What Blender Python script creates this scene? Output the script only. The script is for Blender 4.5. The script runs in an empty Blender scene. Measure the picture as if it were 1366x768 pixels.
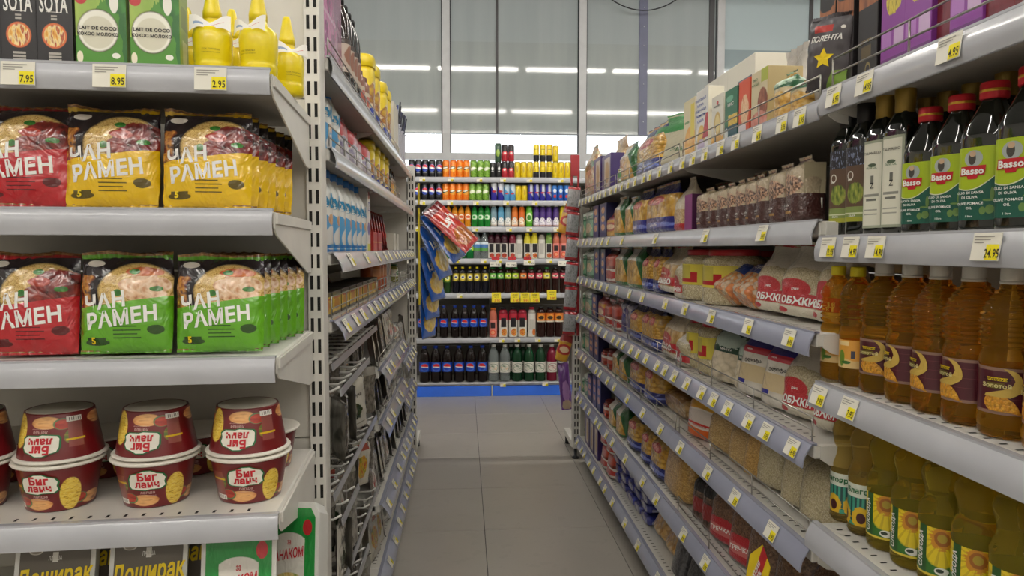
import bpy, bmesh, math, random
from mathutils import Vector, Matrix, noise as mnoise
random.seed(7)
SC = bpy.context.scene
COL = SC.collection
R = math.radians

# ------------------------------------------------------------------ camera, world, exposure
CAM_H, FPX = 1.35, 950.0
YAW = math.atan(64 / FPX)
PITCH = math.atan(53 / math.hypot(FPX, 64))
cam = bpy.data.cameras.new('camera')
cam.sensor_width = 36.0
cam.lens = FPX / 1366 * 36.0
cam.clip_start = 0.02
cam_o = bpy.data.objects.new('camera', cam)
COL.objects.link(cam_o)
cam_o.location = (0, 0, CAM_H)
cam_o.rotation_euler = (math.pi / 2 - PITCH, 0, -YAW)
SC.camera = cam_o
SC.view_settings.view_transform = 'Standard'
SC.view_settings.look = 'None'
SC.view_settings.gamma = 1
SC.view_settings.use_curve_mapping = False
SC.view_settings.exposure = 0.0
world = bpy.data.worlds.new('daylight')
world.use_nodes = True
SC.world = world
world.node_tree.nodes['Background'].inputs[0].default_value = (0.93, 0.97, 1.0, 1)
world.node_tree.nodes['Background'].inputs[1].default_value = 1.6
LAMP = 58.0          # radiance of the ceiling tubes

# ------------------------------------------------------------------ measuring helpers (photo pixel -> point on a real plane)
_F = Vector((math.sin(YAW) * math.cos(PITCH), math.cos(YAW) * math.cos(PITCH), -math.sin(PITCH)))
_R = Vector((math.cos(YAW), -math.sin(YAW), 0))
_U = _R.cross(_F)
def onplane(u, v, ax, val):
    d = _F * FPX + _R * (u - 683) - _U * (v - 384)
    o = Vector((0, 0, CAM_H))
    return o + d * ((val - o[ax]) / d[ax])

# ------------------------------------------------------------------ materials
def lin(c):
    if isinstance(c, str):
        c = [int(c[i:i + 2], 16) / 255 for i in (0, 2, 4)]
    return tuple((x / 12.92 if x <= 0.04045 else ((x + 0.055) / 1.055) ** 2.4) for x in c[:3]) + (1.0,)
_M = {}
def mat(name, col, rough=0.45, metal=0.0, coat=0.0, trans=0.0, ior=1.45, alpha=1.0, emit=0.0, bump=None, spec=0.5, trl=0.0):
    if name in _M: return _M[name]
    m = bpy.data.materials.new(name); m.use_nodes = True
    nt = m.node_tree; b = nt.nodes['Principled BSDF']
    c = lin(col)
    b.inputs['Base Color'].default_value = c
    b.inputs['Roughness'].default_value = rough
    b.inputs['Metallic'].default_value = metal
    b.inputs['Coat Weight'].default_value = coat
    b.inputs['Coat Roughness'].default_value = 0.08
    b.inputs['Transmission Weight'].default_value = trans
    b.inputs['IOR'].default_value = ior
    b.inputs['Alpha'].default_value = alpha
    b.inputs['Specular IOR Level'].default_value = spec
    if emit:
        b.inputs['Emission Color'].default_value = c
        b.inputs['Emission Strength'].default_value = emit
    # a little tone variation so nothing is perfectly flat
    tc = nt.nodes.new('ShaderNodeTexCoord')
    n = nt.nodes.new('ShaderNodeTexNoise'); n.inputs['Scale'].default_value = bump[0] if bump else 9.0
    n.inputs['Detail'].default_value = 3.0
    nt.links.new(tc.outputs['Object'], n.inputs['Vector'])
    if trans < .5 and alpha > .9 and not emit:
        mx = nt.nodes.new('ShaderNodeMix'); mx.data_type = 'RGBA'; mx.blend_type = 'MULTIPLY'
        rr = nt.nodes.new('ShaderNodeMapRange'); rr.inputs[1].default_value = .3; rr.inputs[2].default_value = .7
        rr.inputs[3].default_value = .9; rr.inputs[4].default_value = 1.0
        nt.links.new(n.outputs['Fac'], rr.inputs[0])
        mx.inputs['Factor'].default_value = 1.0
        mx.inputs[6].default_value = c
        nt.links.new(rr.outputs[0], mx.inputs[7])
        nt.links.new(mx.outputs[2], b.inputs['Base Color'])
    if bump:
        bp = nt.nodes.new('ShaderNodeBump'); bp.inputs['Strength'].default_value = bump[1]
        bp.inputs['Distance'].default_value = bump[2] if len(bump) > 2 else .004
        nt.links.new(n.outputs['Fac'], bp.inputs['Height'])
        nt.links.new(bp.outputs[0], b.inputs['Normal'])
    _M[name] = m
    return m

class Print:
    """A procedural printed film / paper: flat shapes laid over one another in the piece's own UV space."""
    def __init__(s, name, base, rough=0.35, coat=0.0, wrinkle=0.0, wscale=25.0, trans=0.0, metal=0.0):
        s.m = bpy.data.materials.new(name); s.m.use_nodes = True
        s.nt = s.m.node_tree; s.b = s.nt.nodes['Principled BSDF']
        s.b.inputs['Roughness'].default_value = rough
        s.b.inputs['Coat Weight'].default_value = coat
        s.b.inputs['Coat Roughness'].default_value = 0.12
        s.b.inputs['Transmission Weight'].default_value = trans
        s.b.inputs['Metallic'].default_value = metal
        uv = s.N('UVMap'); sp = s.N('SeparateXYZ'); s.L(uv.outputs[0], sp.inputs[0])
        s.uvec = uv.outputs[0]; s.u, s.v = sp.outputs[0], sp.outputs[1]
        s.obj = s.N('TexCoord').outputs['Object']
        s.col = None; s.base = lin(base); s.h = None
        if wrinkle:
            n = s.N('TexNoise'); n.inputs['Scale'].default_value = wscale; n.inputs['Detail'].default_value = 2.5
            n.inputs['Distortion'].default_value = 1.2
            s.L(s.obj, n.inputs['Vector']); s.h = n.outputs['Fac']; s.hs = wrinkle
    def N(s, t): return s.nt.nodes.new('ShaderNode' + t)
    def L(s, a, b): s.nt.links.new(a, b)
    def _set(s, inp, x):
        if isinstance(x, (int, float)): inp.default_value = x
        else: s.L(x, inp)
    def op(s, o, a, b=0.0, c=None):
        n = s.N('Math'); n.operation = o; s._set(n.inputs[0], a); s._set(n.inputs[1], b)
        if c is not None: s._set(n.inputs[2], c)
        return n.outputs[0]
    def noise(s, sc=6.0, det=3.0, vec=None, dist=0.0):
        n = s.N('TexNoise'); n.inputs['Scale'].default_value = sc; n.inputs['Detail'].default_value = det
        n.inputs['Distortion'].default_value = dist
        s.L(vec or s.uvec, n.inputs['Vector']); return n.outputs['Fac']
    def put(s, mask, col):
        mx = s.N('Mix'); mx.data_type = 'RGBA'
        s._set(mx.inputs['Factor'], mask)
        if s.col is None: mx.inputs[6].default_value = s.base
        else: s.L(s.col, mx.inputs[6])
        if isinstance(col, (str, tuple)): mx.inputs[7].default_value = lin(col) if isinstance(col, str) else col
        else: s.L(col, mx.inputs[7])
        s.col = mx.outputs[2]; return s
    def m_ell(s, cx, cy, rx, ry, wob=0.0, wsc=7.0, soft=.04):
        a = s.op('DIVIDE', s.op('SUBTRACT', s.u, cx), rx); b = s.op('DIVIDE', s.op('SUBTRACT', s.v, cy), ry)
        d = s.op('SQRT', s.op('ADD', s.op('MULTIPLY', a, a), s.op('MULTIPLY', b, b)))
        if wob: d = s.op('ADD', d, s.op('MULTIPLY', s.op('SUBTRACT', s.noise(wsc), .5), wob))
        mr = s.N('MapRange'); s.L(d, mr.inputs[0])
        mr.inputs[1].default_value = 1 - soft; mr.inputs[2].default_value = 1 + soft
        mr.inputs[3].default_value = 1; mr.inputs[4].default_value = 0
        return mr.outputs[0]
    def m_rect(s, x0, y0, x1, y1):
        a = s.op('MULTIPLY', s.op('GREATER_THAN', s.u, x0), s.op('LESS_THAN', s.u, x1))
        b = s.op('MULTIPLY', s.op('GREATER_THAN', s.v, y0), s.op('LESS_THAN', s.v, y1))
        return s.op('MULTIPLY', a, b)
    def m_line(s, a, b, c, wob=0.0):   # a*u + b*v > c
        d = s.op('ADD', s.op('MULTIPLY', s.u, a), s.op('MULTIPLY', s.v, b))
        if wob: d = s.op('ADD', d, s.op('MULTIPLY', s.op('SUBTRACT', s.noise(5.0), .5), wob))
        return s.op('GREATER_THAN', d, c)
    def both(s, a, b): return s.op('MULTIPLY', a, b)
    def no(s, a): return s.op('SUBTRACT', 1.0, a)
    def ell(s, cx, cy, rx, ry, col, **k): return s.put(s.m_ell(cx, cy, rx, ry, **k), col)
    def rect(s, x0, y0, x1, y1, col): return s.put(s.m_rect(x0, y0, x1, y1), col)
    def line(s, a, b, c, col, wob=0.0): return s.put(s.m_line(a, b, c, wob), col)
    def ramp(s, fac, stops):
        r = s.N('ValToRGB'); s.L(fac, r.inputs[0])
        e = r.color_ramp.elements
        while len(e) < len(stops): e.new(.5)
        for i, (p, c) in enumerate(stops): e[i].position = p; e[i].color = lin(c)
        return r.outputs[0]
    def speck(s, cols, sc=30.0, det=2.0, vec=None, dist=0.0):
        n = len(cols)
        return s.ramp(s.noise(sc, det, vec, dist), [(.3 + .4 * i / max(1, n - 1), c) for i, c in enumerate(cols)])
    def cells(s, cols, sc=90.0, stretch=(1, 1, 1), bump=0.0):
        mp = s.N('Mapping'); mp.inputs['Scale'].default_value = stretch; s.L(s.obj, mp.inputs[0])
        v = s.N('TexVoronoi'); v.inputs['Scale'].default_value = sc; s.L(mp.outputs[0], v.inputs['Vector'])
        sp = s.N('SeparateColor'); s.L(v.outputs['Color'], sp.inputs[0])
        c = s.ramp(sp.outputs[0], [(.9 * i / max(1, len(cols) - 1), k) for i, k in enumerate(cols)])
        mx = s.N('Mix'); mx.data_type = 'RGBA'; mx.blend_type = 'MULTIPLY'; mx.inputs['Factor'].default_value = .6
        r2 = s.ramp(v.outputs['Distance'], [(.0, 'FFFFFF'), (.45, 'EEE8DC'), (.9, '7E6C50')])
        s.L(c, mx.inputs[6]); s.L(r2, mx.inputs[7])
        if bump: s.h = s.op('SUBTRACT', 1.0, v.outputs['Distance']); s.hs = bump
        return mx.outputs[2]
    def done(s):
        if s.col is None: s.b.inputs['Base Color'].default_value = s.base
        else: s.L(s.col, s.b.inputs['Base Color'])
        if getattr(s, 'crinkle', 0):
            n = s.N('TexNoise'); n.inputs['Scale'].default_value = 26; n.inputs['Detail'].default_value = 2; n.inputs['Distortion'].default_value = 1.5
            s.L(s.obj, n.inputs['Vector']); cb = s.N('Bump'); cb.inputs['Strength'].default_value = s.crinkle; cb.inputs['Distance'].default_value = .012
            s.L(n.outputs['Fac'], cb.inputs['Height']); s.L(cb.outputs[0], s.b.inputs['Coat Normal'])
        if s.h is not None:
            bp = s.N('Bump'); bp.inputs['Strength'].default_value = s.hs; bp.inputs['Distance'].default_value = .006
            s.L(s.h, bp.inputs['Height']); s.L(bp.outputs[0], s.b.inputs['Normal'])
            if not getattr(s, 'crinkle', 0): s.L(bp.outputs[0], s.b.inputs['Coat Normal'])
        return s.m

# ------------------------------------------------------------------ mesh building
_TXT = {}
def text2d(body, bold=.02, res=2):
    k = (body, bold, res)
    if k in _TXT: return _TXT[k]
    c = bpy.data.curves.new('t', 'FONT'); c.body = body; c.offset = bold; c.resolution_u = res; c.space_character = 1.0 + 1.6 * bold
    c.align_x = 'CENTER'; c.align_y = 'BOTTOM_BASELINE'; c.fill_mode = 'FRONT'
    o = bpy.data.objects.new('t', c)
    me = bpy.data.meshes.new_from_object(o)
    v = [tuple(p.co[:2]) for p in me.vertices]; f = [tuple(p.vertices) for p in me.polygons]
    bpy.data.objects.remove(o); bpy.data.curves.remove(c); bpy.data.meshes.remove(me)
    _TXT[k] = (v, f); return _TXT[k]

class G:
    def __init__(s): s.v, s.f, s.mi, s.uv, s.sm = [], [], [], [], []
    def add(s, vs, fs, mi=0, uvs=None, smooth=False):
        o = len(s.v); s.v += [tuple(p) for p in vs]
        for i, f in enumerate(fs):
            s.f.append(tuple(o + k for k in f)); s.mi.append(mi[i] if isinstance(mi, list) else mi); s.sm.append(smooth)
            s.uv.append(uvs[i] if uvs else [(0, 0)] * len(f))
        return s
    def box(s, x0, x1, y0, y1, z0, z1, mi=0):
        """faces: front, back, left, right, bottom, top; mi may be a list of six"""
        v = [(x0, y0, z0), (x1, y0, z0), (x1, y1, z0), (x0, y1, z0), (x0, y0, z1), (x1, y0, z1), (x1, y1, z1), (x0, y1, z1)]
        f = [(0, 1, 5, 4), (2, 3, 7, 6), (3, 0, 4, 7), (1, 2, 6, 5), (3, 2, 1, 0), (4, 5, 6, 7)]
        return s.add(v, f, mi, [[(0, 0), (1, 0), (1, 1), (0, 1)]] * 6)
    def bbox(s, x0, x1, y0, y1, z0, z1, r=.004, mi=0, seg=2):
        bm = bmesh.new(); bmesh.ops.create_cube(bm, size=1)
        for p in bm.verts: p.co = Vector((x0 + (p.co.x + .5) * (x1 - x0), y0 + (p.co.y + .5) * (y1 - y0), z0 + (p.co.z + .5) * (z1 - z0)))
        bmesh.ops.bevel(bm, geom=list(bm.edges), offset=r, segments=seg, affect='EDGES', profile=.6)
        bm.normal_update(); bm.verts.ensure_lookup_table()
        fs, us, ms = [], [], []
        for f in bm.faces:
            n = f.normal; fs.append([q.index for q in f.verts])
            a = max(range(3), key=lambda i: abs(n[i]))
            X = lambda c: (c.x - x0) / (x1 - x0); Y = lambda c: (c.y - y0) / (y1 - y0); Z = lambda c: (c.z - z0) / (z1 - z0)
            us.append([((X(q.co) if n.y < 0 else 1 - X(q.co), Z(q.co)) if a == 1 else (Y(q.co), Z(q.co)) if a == 0 else (X(q.co), Y(q.co))) for q in f.verts])
            ms.append(mi if isinstance(mi, int) else mi[(0 if n.y < 0 else 1) if a == 1 else (2 if n.x < 0 else 3) if a == 0 else (4 if n.z < 0 else 5)])
        s.add([q.co for q in bm.verts], fs, ms, us, r > .01); bm.free(); return s
    def surf(s, fn, nu, nv, mi=0, smooth=True, uvf=None):
        v = [fn(i / nu, j / nv) for j in range(nv + 1) for i in range(nu + 1)]
        f, u = [], []
        for j in range(nv):
            for i in range(nu):
                a = j * (nu + 1) + i; f.append((a, a + 1, a + nu + 2, a + nu + 1))
                q = [(i / nu, j / nv), ((i + 1) / nu, j / nv), ((i + 1) / nu, (j + 1) / nv), (i / nu, (j + 1) / nv)]
                u.append([uvf(*t) for t in q] if uvf else q)
        return s.add(v, f, mi, u, smooth)
    def lathe(s, prof, n=24, mi=0, sq=2.0, cap=True, cx=0, cy=0, sy=1.0):
        """prof: (radius, z) from the bottom up; mi an int or one per segment; u=.5 is the front (-y)"""
        z0, z1 = prof[0][1], prof[-1][1]; H = (z1 - z0) or 1
        v = []
        for r, z in prof:
            for k in range(n + 1):
                t = 2 * math.pi * (k / n - .5); c, q = math.sin(t), -math.cos(t)
                e = (abs(c) ** sq + abs(q) ** sq) ** (1 / sq)
                v.append((cx + r * c / e, cy + sy * r * q / e, z))
        f, u, m = [], [], []
        for j in range(len(prof) - 1):
            for k in range(n):
                a = j * (n + 1) + k; f.append((a, a + 1, a + n + 2, a + n + 1))
                va, vb = (prof[j][1] - z0) / H, (prof[j + 1][1] - z0) / H
                u.append([(k / n, va), ((k + 1) / n, va), ((k + 1) / n, vb), (k / n, vb)])
                m.append(mi if isinstance(mi, int) else mi[j])
        if cap:
            f.append(tuple(range(n - 1, -1, -1))); u.append([(.5, 0)] * n); m.append(mi if isinstance(mi, int) else mi[0])
            b = (len(prof) - 1) * (n + 1)
            f.append(tuple(range(b, b + n))); u.append([(.5, 1)] * n); m.append(mi if isinstance(mi, int) else mi[-1])
        return s.add(v, f, m, u, True)
    def tube(s, pts, r=.002, n=6, mi=0):
        pts = [Vector(p) for p in pts]; v = []
        for i, p in enumerate(pts):
            d = (pts[min(i + 1, len(pts) - 1)] - pts[max(i - 1, 0)]).normalized()
            a = d.orthogonal().normalized() if i == 0 else (a - d * a.dot(d)).normalized()
            b = d.cross(a)
            for k in range(n):
                t = 2 * math.pi * k / n; v.append(p + (a * math.cos(t) + b * math.sin(t)) * r)
        f = [(i * n + k, i * n + (k + 1) % n, (i + 1) * n + (k + 1) % n, (i + 1) * n + k) for i in range(len(pts) - 1) for k in range(n)]
        f += [tuple(range(n - 1, -1, -1)), tuple(range((len(pts) - 1) * n, len(pts) * n))]
        return s.add(v, f, mi, None, True)
    def plate(s, poly, axis, t0, t1, mi=0):
        """a flat polygon (2-D points in the other two axes) with thickness along axis"""
        n = len(poly)
        P = lambda a, b, t: (t, a, b) if axis == 0 else (a, t, b) if axis == 1 else (a, b, t)
        v = [P(a, b, t0) for a, b in poly] + [P(a, b, t1) for a, b in poly]
        xs = [p[0] for p in poly]; ys = [p[1] for p in poly]
        w, h = (max(xs) - min(xs)) or 1, (max(ys) - min(ys)) or 1
        q = [((a - min(xs)) / w, (b - min(ys)) / h) for a, b in poly]
        f = [tuple(range(n)), tuple(range(2 * n - 1, n - 1, -1))] + [(i, n + i, n + (i + 1) % n, (i + 1) % n) for i in range(n)]
        u = [q, q[::-1]] + [[q[i], q[i], q[(i + 1) % n], q[(i + 1) % n]] for i in range(n)]
        return s.add(v, f, mi, u)
    def text(s, body, size, x, z, fn, mi=0, bold=.02, rot=0.0, sx=1.0, shear=0.0, res=2):
        """lettering laid on a surface; fn(x, z) -> point"""
        v, f = text2d(body, bold, res); c, q = math.cos(R(rot)), math.sin(R(rot)); o = []
        for a, b in v:
            a, b = (a + shear * b) * size * sx, b * size
            o.append(fn(x + a * c - b * q, z + a * q + b * c))
        return s.add(o, f, mi)
    def shape(s, poly, fn, mi=0):
        return s.add([fn(a, b) for a, b in poly], [tuple(range(len(poly)))], mi)
    def move(s, M):
        s.v = [tuple(M @ Vector(p)) for p in s.v]; return s
    def mesh(s, name, mats):
        me = bpy.data.meshes.new(name); me.from_pydata(s.v, [], s.f)
        for m in (mats if isinstance(mats, (list, tuple)) else [mats]): me.materials.append(m)
        me.polygons.foreach_set('material_index', s.mi); me.polygons.foreach_set('use_smooth', s.sm)
        ul = me.uv_layers.new(name='UVMap')
        ul.data.foreach_set('uv', [c for q in s.uv for p in q for c in p])
        me.update(); return me

def ell(cx, cy, rx, ry, n=14, a0=0.0): return [(cx + rx * math.cos(2 * math.pi * k / n + a0), cy + ry * math.sin(2 * math.pi * k / n + a0)) for k in range(n)]

# ------------------------------------------------------------------ things, parts, labels
def link(name, me, parent=None, M=None, **props):
    o = bpy.data.objects.new(name, me); COL.objects.link(o)
    if parent: o.parent = parent
    if M is not None: o.matrix_basis = M
    for k, v in props.items(): o[k] = v
    return o
class Proto:
    """one kind of thing: parts = [(name, mesh, index of the parent part or None, label or None)]"""
    def __init__(s, parts, w=.1, d=.1, h=.1): s.parts, s.w, s.d, s.h = parts, w, d, h
ORD = 'first second third fourth fifth sixth seventh eighth ninth tenth eleventh twelfth thirteenth fourteenth fifteenth sixteenth seventeenth eighteenth nineteenth twentieth'.split() + [f'twenty-{q}' for q in 'first second third fourth fifth sixth seventh eighth ninth'.split()]
NUM = 'zero one two three four five six seven eight nine ten eleven twelve thirteen fourteen fifteen sixteen seventeen eighteen nineteen twenty'.split() + [f'twenty-{q}' for q in 'one two three four five six seven eight nine'.split()]
PLACED = []
def place(pr, name, cat, desc, where, M, end='', group=None):
    if len(pr.parts) == 1:
        root = link(name, pr.parts[0][1], None, M)
    else:
        root = link(name, None, None, M); root.empty_display_size = .02
        obs = []
        for n, me, par, lb in pr.parts:
            o = link(n, me, root if par is None else obs[par])
            if lb: o['label'] = lb
            obs.append(o)
    root['category'] = cat
    if group: root['group'] = group
    PLACED.append((root, desc, where, end)); return root
def finish_labels():
    by = {}
    for r, d, w, e in PLACED: by.setdefault((d, w), []).append((r, e))
    for (d, w), l in by.items():
        for i, (r, e) in enumerate(l):
            if len(l) == 1: r['label'] = f'{d} {w}'
            else:
                r['label'] = f'{d} {w}, {ORD[i]} from {e or "far end"}'
                if 'group' not in r: r['group'] = f'{d} {w}'
def thing(name, label, cat, M=None, group=None):
    o = link(name, None, None, M); o['label'] = label; o['category'] = cat; o.empty_display_size = .02
    if group: o['group'] = group
    return o
def T(x, y, z): return Matrix.Translation((x, y, z))
def RZ(a): return Matrix.Rotation(R(a), 4, 'Z')
def RX(a): return Matrix.Rotation(R(a), 4, 'X')
def RY(a): return Matrix.Rotation(R(a), 4, 'Y')
def SCL(x, y, z): return Matrix.Diagonal((x, y, z, 1))

# plain materials
WHITE = mat('white_powder_coat', 'D9D6CE', .42)
WHITE2 = mat('white_panel', 'D2CEC4', .5)
DARK = mat('slot_dark', '14130F', .8)
BLACKP = mat('black_plastic', '15151A', .3)
RAILM = mat('price_rail_plastic', 'B4B5BA', .25, coat=.3)
RAILB = mat('price_rail_bluish', '9A9DAF', .22, coat=.5)
WIRE = mat('wire_chrome', 'A9A69E', .28, metal=.85)
WIREW = mat('wire_white', 'D8D6D0', .35)
PAPER = mat('tag_paper', 'E6E2D4', .6)
TAGY = mat('tag_yellow', 'F2E21A', .55)
INK = mat('tag_ink', '2A2822', .6)
REDP = mat('red_print', 'C2202B', .4)
WHT = mat('white_ink', 'F0EEE8', .45)
BLK = mat('black_ink', '17161A', .45)
GRN = mat('green_ink', '1F6A3A', .45)
BLU = mat('blue_ink', '1C3FA0', .45)
YEL = mat('yellow_ink', 'F2D21C', .45)
CLEAR = mat('clear_plastic', 'F4F6F4', .08, trans=.95, ior=1.15)
# ------------------------------------------------------------------ the room
YW, CEIL = 7.6, 4.3
XL, XR, YB = -5.0, 6.5, -5.2
def struct(name, g, mats, parent=None, **k):
    o = link(name, g.mesh(name, mats), parent)
    if parent is None: o['kind'] = 'structure'
    for a, b in k.items(): o[a] = b
    return o
grout = mat('grout', '4E4B47', .7)
tp = Print('floor_tile_stone', 'A8A299', rough=.28, coat=.0)
pos = tp.N('NewGeometry').outputs['Position']
tp.put(.5, tp.speck(['A09A92', 'ACA69D', 'B2ACA3'], 1.7, 5.0, pos, .6))
n2 = tp.noise(14, 4, pos); tp.put(tp.op('MULTIPLY', tp.op('GREATER_THAN', n2, .62), .18), '928D86')
tile_m = tp.done()
floor = struct('floor', G().box(XL, XR, YB, YW, -.1, -.003), grout)
TS = .6
tile_me = G().bbox(-TS / 2 + .0015, TS / 2 - .0015, -TS / 2 + .0015, TS / 2 - .0015, -.012, 0, .0012, 0, 1).mesh('tile', tile_m)
for i in range(-3, 4):
    for j in range(0, 12):
        link('tile', tile_me, floor, T(.094 - .3 + TS * (i + 1), 2.1 - .88 + TS * j + .03, 0) @ RZ(90 * ((i * 7 + j * 3) % 4)))
far = G()
for x0, x1, y0, y1 in ((XL, .094 - TS * 3, YB, YW), (.094 + TS * 4, XR, YB, YW), (.094 - TS * 3, .094 + TS * 4, YB, .95), (.094 - TS * 3, .094 + TS * 4, 8.15 - TS, YW)):
    far.box(x0, x1, y0, y1, -.012, 0)
fo = struct('paving', far, tile_m, floor); fo['kind'] = 'stuff'
struct('ceiling', G().box(XL, XR, YB, YW, CEIL, CEIL + .1), mat('ceiling_grey', '8E8F90', .8))
wallm = mat('wall_paint', 'B9B7B2', .7)
struct('wall_left', G().box(XL - .1, XL, YB, YW, 0, CEIL), wallm)
struct('wall_right', G().box(XR, XR + .1, YB, YW, 0, CEIL), wallm)
struct('wall_front', G().box(XL, XR, YB - .1, YB, 0, CEIL), wallm)
# back wall: a parapet, then a glazed front whose panes carry a grey sun film above a clear strip
struct('wall_back', G().box(XL, XR, YW, YW + .2, 0, 2.18).box(XL, XR, YW, YW + .2, 4.2, CEIL), mat('wall_back_paint', 'C9CACB', .7))
framem = mat('window_frame_white', 'C4C5C6', .4)
fp = Print('sun_film', 'A0A5A4', rough=.05)
st = fp.N('Mapping'); st.inputs['Scale'].default_value = (3.0, 1.0, .25); fp.L(fp.obj, st.inputs[0])
fp.put(.75, fp.ramp(fp.noise(2.2, 5, st.outputs[0]), [(.3, '98A09E'), (.55, 'A2A9A7'), (.75, 'ACB2B0')]))
fp.put(fp.op('MULTIPLY', fp.op('GREATER_THAN', fp.v, .58), .35), 'A8B2B8')
fp.b.inputs['Specular IOR Level'].default_value = .45
film_m = fp.done()
fp = Print('pale_film', 'B4C2C6', rough=.06); fp.put(fp.m_rect(-1, -1, 2, .56), '94A2A6'); pale_m = fp.done()
glass_m = mat('clear_glass', 'FFFFFF', .02, trans=1.0, ior=1.05)
MUL = [-3.3, -1.75, -.18, 1.261, 2.75, 4.3, 5.8]
ZB, ZS, ZT = 2.35, 2.565, 4.2
for i in range(len(MUL) - 1):
    a, b = MUL[i] + .035, MUL[i + 1] - .035
    w = thing('window_%d' % (i + 1), '', '')
    for k in ('label', 'category'): del w[k]
    w['kind'] = 'structure'
    link('frame', G().box(a - .035, a + .004, YW - .03, YW + .06, 2.2, ZT).box(b - .004, b + .035, YW - .03, YW + .06, 2.2, ZT)
         .box(a, b, YW - .025, YW + .05, 2.285, ZB).box(a, b, YW - .02, YW + .05, 2.18, 2.215).box(a, b, YW, YW + .05, ZT - .04, ZT).mesh('frame', framem), w)
    link('film_pane', G().box(a, b, YW + .012, YW + .02, ZS, ZT).mesh('film_pane', pale_m if i >= 4 else film_m), w, label='glass under grey sun film')
    link('film_hem', G().box(a, b, YW + .004, YW + .022, ZS - .012, ZS).mesh('film_hem', mat('hem', '7E8488', .5)), w)
    link('clear_pane', G().box(a, b, YW + .012, YW + .018, ZB, ZS - .012).mesh('clear_pane', glass_m), w, label='clear glass strip')
    link('low_pane', G().box(a, b, YW + .012, YW + .018, 2.215, 2.285).mesh('low_pane', glass_m), w)
    link('gasket', G().box(a + .004, a + .016, YW + .006, YW + .012, ZB, ZT).box(b - .016, b - .004, YW + .006, YW + .012, ZB, ZT).mesh('gasket', mat('gasket', '3C3F44', .6)), w)
postd = mat('post_dark', '4C4A4C', .5); postb = mat('post_blue', '6D7087', .45)
for k, (x, hw, m) in enumerate(((.354, .012, postd), (1.915, .045, postb), (3.748, .02, postd), (2.655, .028, postd), (-2.4, .012, postd))):
    g = G().box(x - hw, x + hw, YW - .004, YW + .011, ZS - .005, ZT)
    if hw == .045:
        for q in range(8): g.lathe([(.006, 0), (.006, .003)], 8, 0)
    o = struct('trim_%d' % (k + 1), G().box(x - hw, x + hw, YW - .004, YW + .011, ZS - .005, ZT), m)
    if hw == .045:
        for q in range(8):
            link('screw', G().lathe([(.005, 0), (.006, .002), (.003, .004)], 8).move(T(x + .004, YW - .004, 2.7 + q * .2) @ RX(90)).mesh('screw', mat('screw_steel', 'B9BAC2', .3, metal=.8)), o)
# ceiling light trunking: rows of tubes across the shop
lampm = mat('lamp_white', 'FFFAF1', .5, emit=LAMP)
hous = mat('lamp_housing', 'E2E2E0', .5)
house_me = G().box(-.6, .6, -.04, .04, .02, .07).mesh('housing', hous)
diff_me = G().bbox(-.59, .59, -.03, .03, -.012, .022, .008, 0, 2).mesh('diffuser', lampm)
rod_me = G().box(-.5, -.495, -.003, .003, .07, .3).box(.495, .5, -.003, .003, .07, .3).mesh('hanger', WIRE)
for r, yt in enumerate((4.5, 1.25, -1.55, -4.2)):
    for c in range(-3, 5):
        t = thing('ceiling_light', f'long white tube lamp, {ORD[c + 3]} along the {ORD[r]} ceiling row from the windows', 'lamp', T(.22 + c * 1.31, yt, 4.0), 'tube lamps in rows on the ceiling')
        link('housing', house_me, t); link('diffuser', diff_me, t); link('hanger', rod_me, t)
# sagging cable by the windows
pts = [(1.45 + .85 * k / 14, YW - .12, 3.97 - .17 * (1 - ((k - 7) / 7) ** 2)) for k in range(15)]
o = link('cable', G().tube([(p[0] , p[1], p[2] + .03) for p in pts] , .006).mesh('cable', mat('cable_black', '26262A', .6)))
o['label'] = 'thin black cable sagging in front of the film windows'; o['category'] = 'cable'

# ------------------------------------------------------------------ shelving
def tag_mesh(kind):
    key = 'tag_' + kind
    if key in TAGS: return TAGS[key]
    w, h = (.052, .038)
    g = G().box(-w / 2, w / 2, -.0012, 0, -h, 0, 0)
    f = lambda x, z: (x, -.0018, z)
    g.shape([(.002, -h + .001), (w / 2 - .001, -h + .001), (w / 2 - .001, -h * .42), (.002, -h * .42)], f, 1)
    f2 = lambda x, z: (x, -.0023, z)
    g.text(kind, .017, w * .27, -h + .004, f2, 2, .012, sx=.72)
    for k, l in enumerate((.036, .03, .018)): g.shape([(-w / 2 + .004, -.006 - k * .004), (-w / 2 + .004 + l, -.006 - k * .004), (-w / 2 + .004 + l, -.0045 - k * .004), (-w / 2 + .004, -.0045 - k * .004)], f, 3)
    TAGS[key] = g.mesh('price_tag', [PAPER, TAGY, INK, mat('tag_grey_ink', '9A968C', .6)])
    return TAGS[key]
TAGS = {}
UNDER_SHADE = mat('shelf_underside_shade', 'A5A199', .55)  # greyer bottom face: shade beneath the white shelf put into its colour
PANELG = mat('grey_panel', 'A19D96', .5)
PANEL_SHADE = mat('drinks_panel_shade', '77736C', .5)  # darkened colour stands in for the shade behind the drinks
PRICES = ['4.95', '8.95', '2.95', '6.95', '7.95', '12.95', '14.90', '3.95', '5.95', '1.95']
def rail_mesh(L, h, tilt, m):
    g = G(); n = 8
    def fn(u, v):
        t = v
        return (u * L, -.006 - tilt * t - .006 * math.sin(math.pi * t), .003 - h * t)
    g.surf(lambda u, v: fn(1 - u, v), 1, n)
    g.surf(lambda u, v: (u * L, fn(u, v)[1] + .003, fn(u, v)[2] - (.001 if v == 1 else 0)), 1, n)
    g.box(0, L, -.008, .004, .0, .004)
    for x in (0, L):
        g.add([fn(x / L, k / n) for k in range(n + 1)] + [(x, fn(0, k / n)[1] + .003, fn(0, k / n)[2]) for k in range(n, -1, -1)], [tuple(range(2 * n + 2))])
    return g.mesh('price_rail', m)
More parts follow.
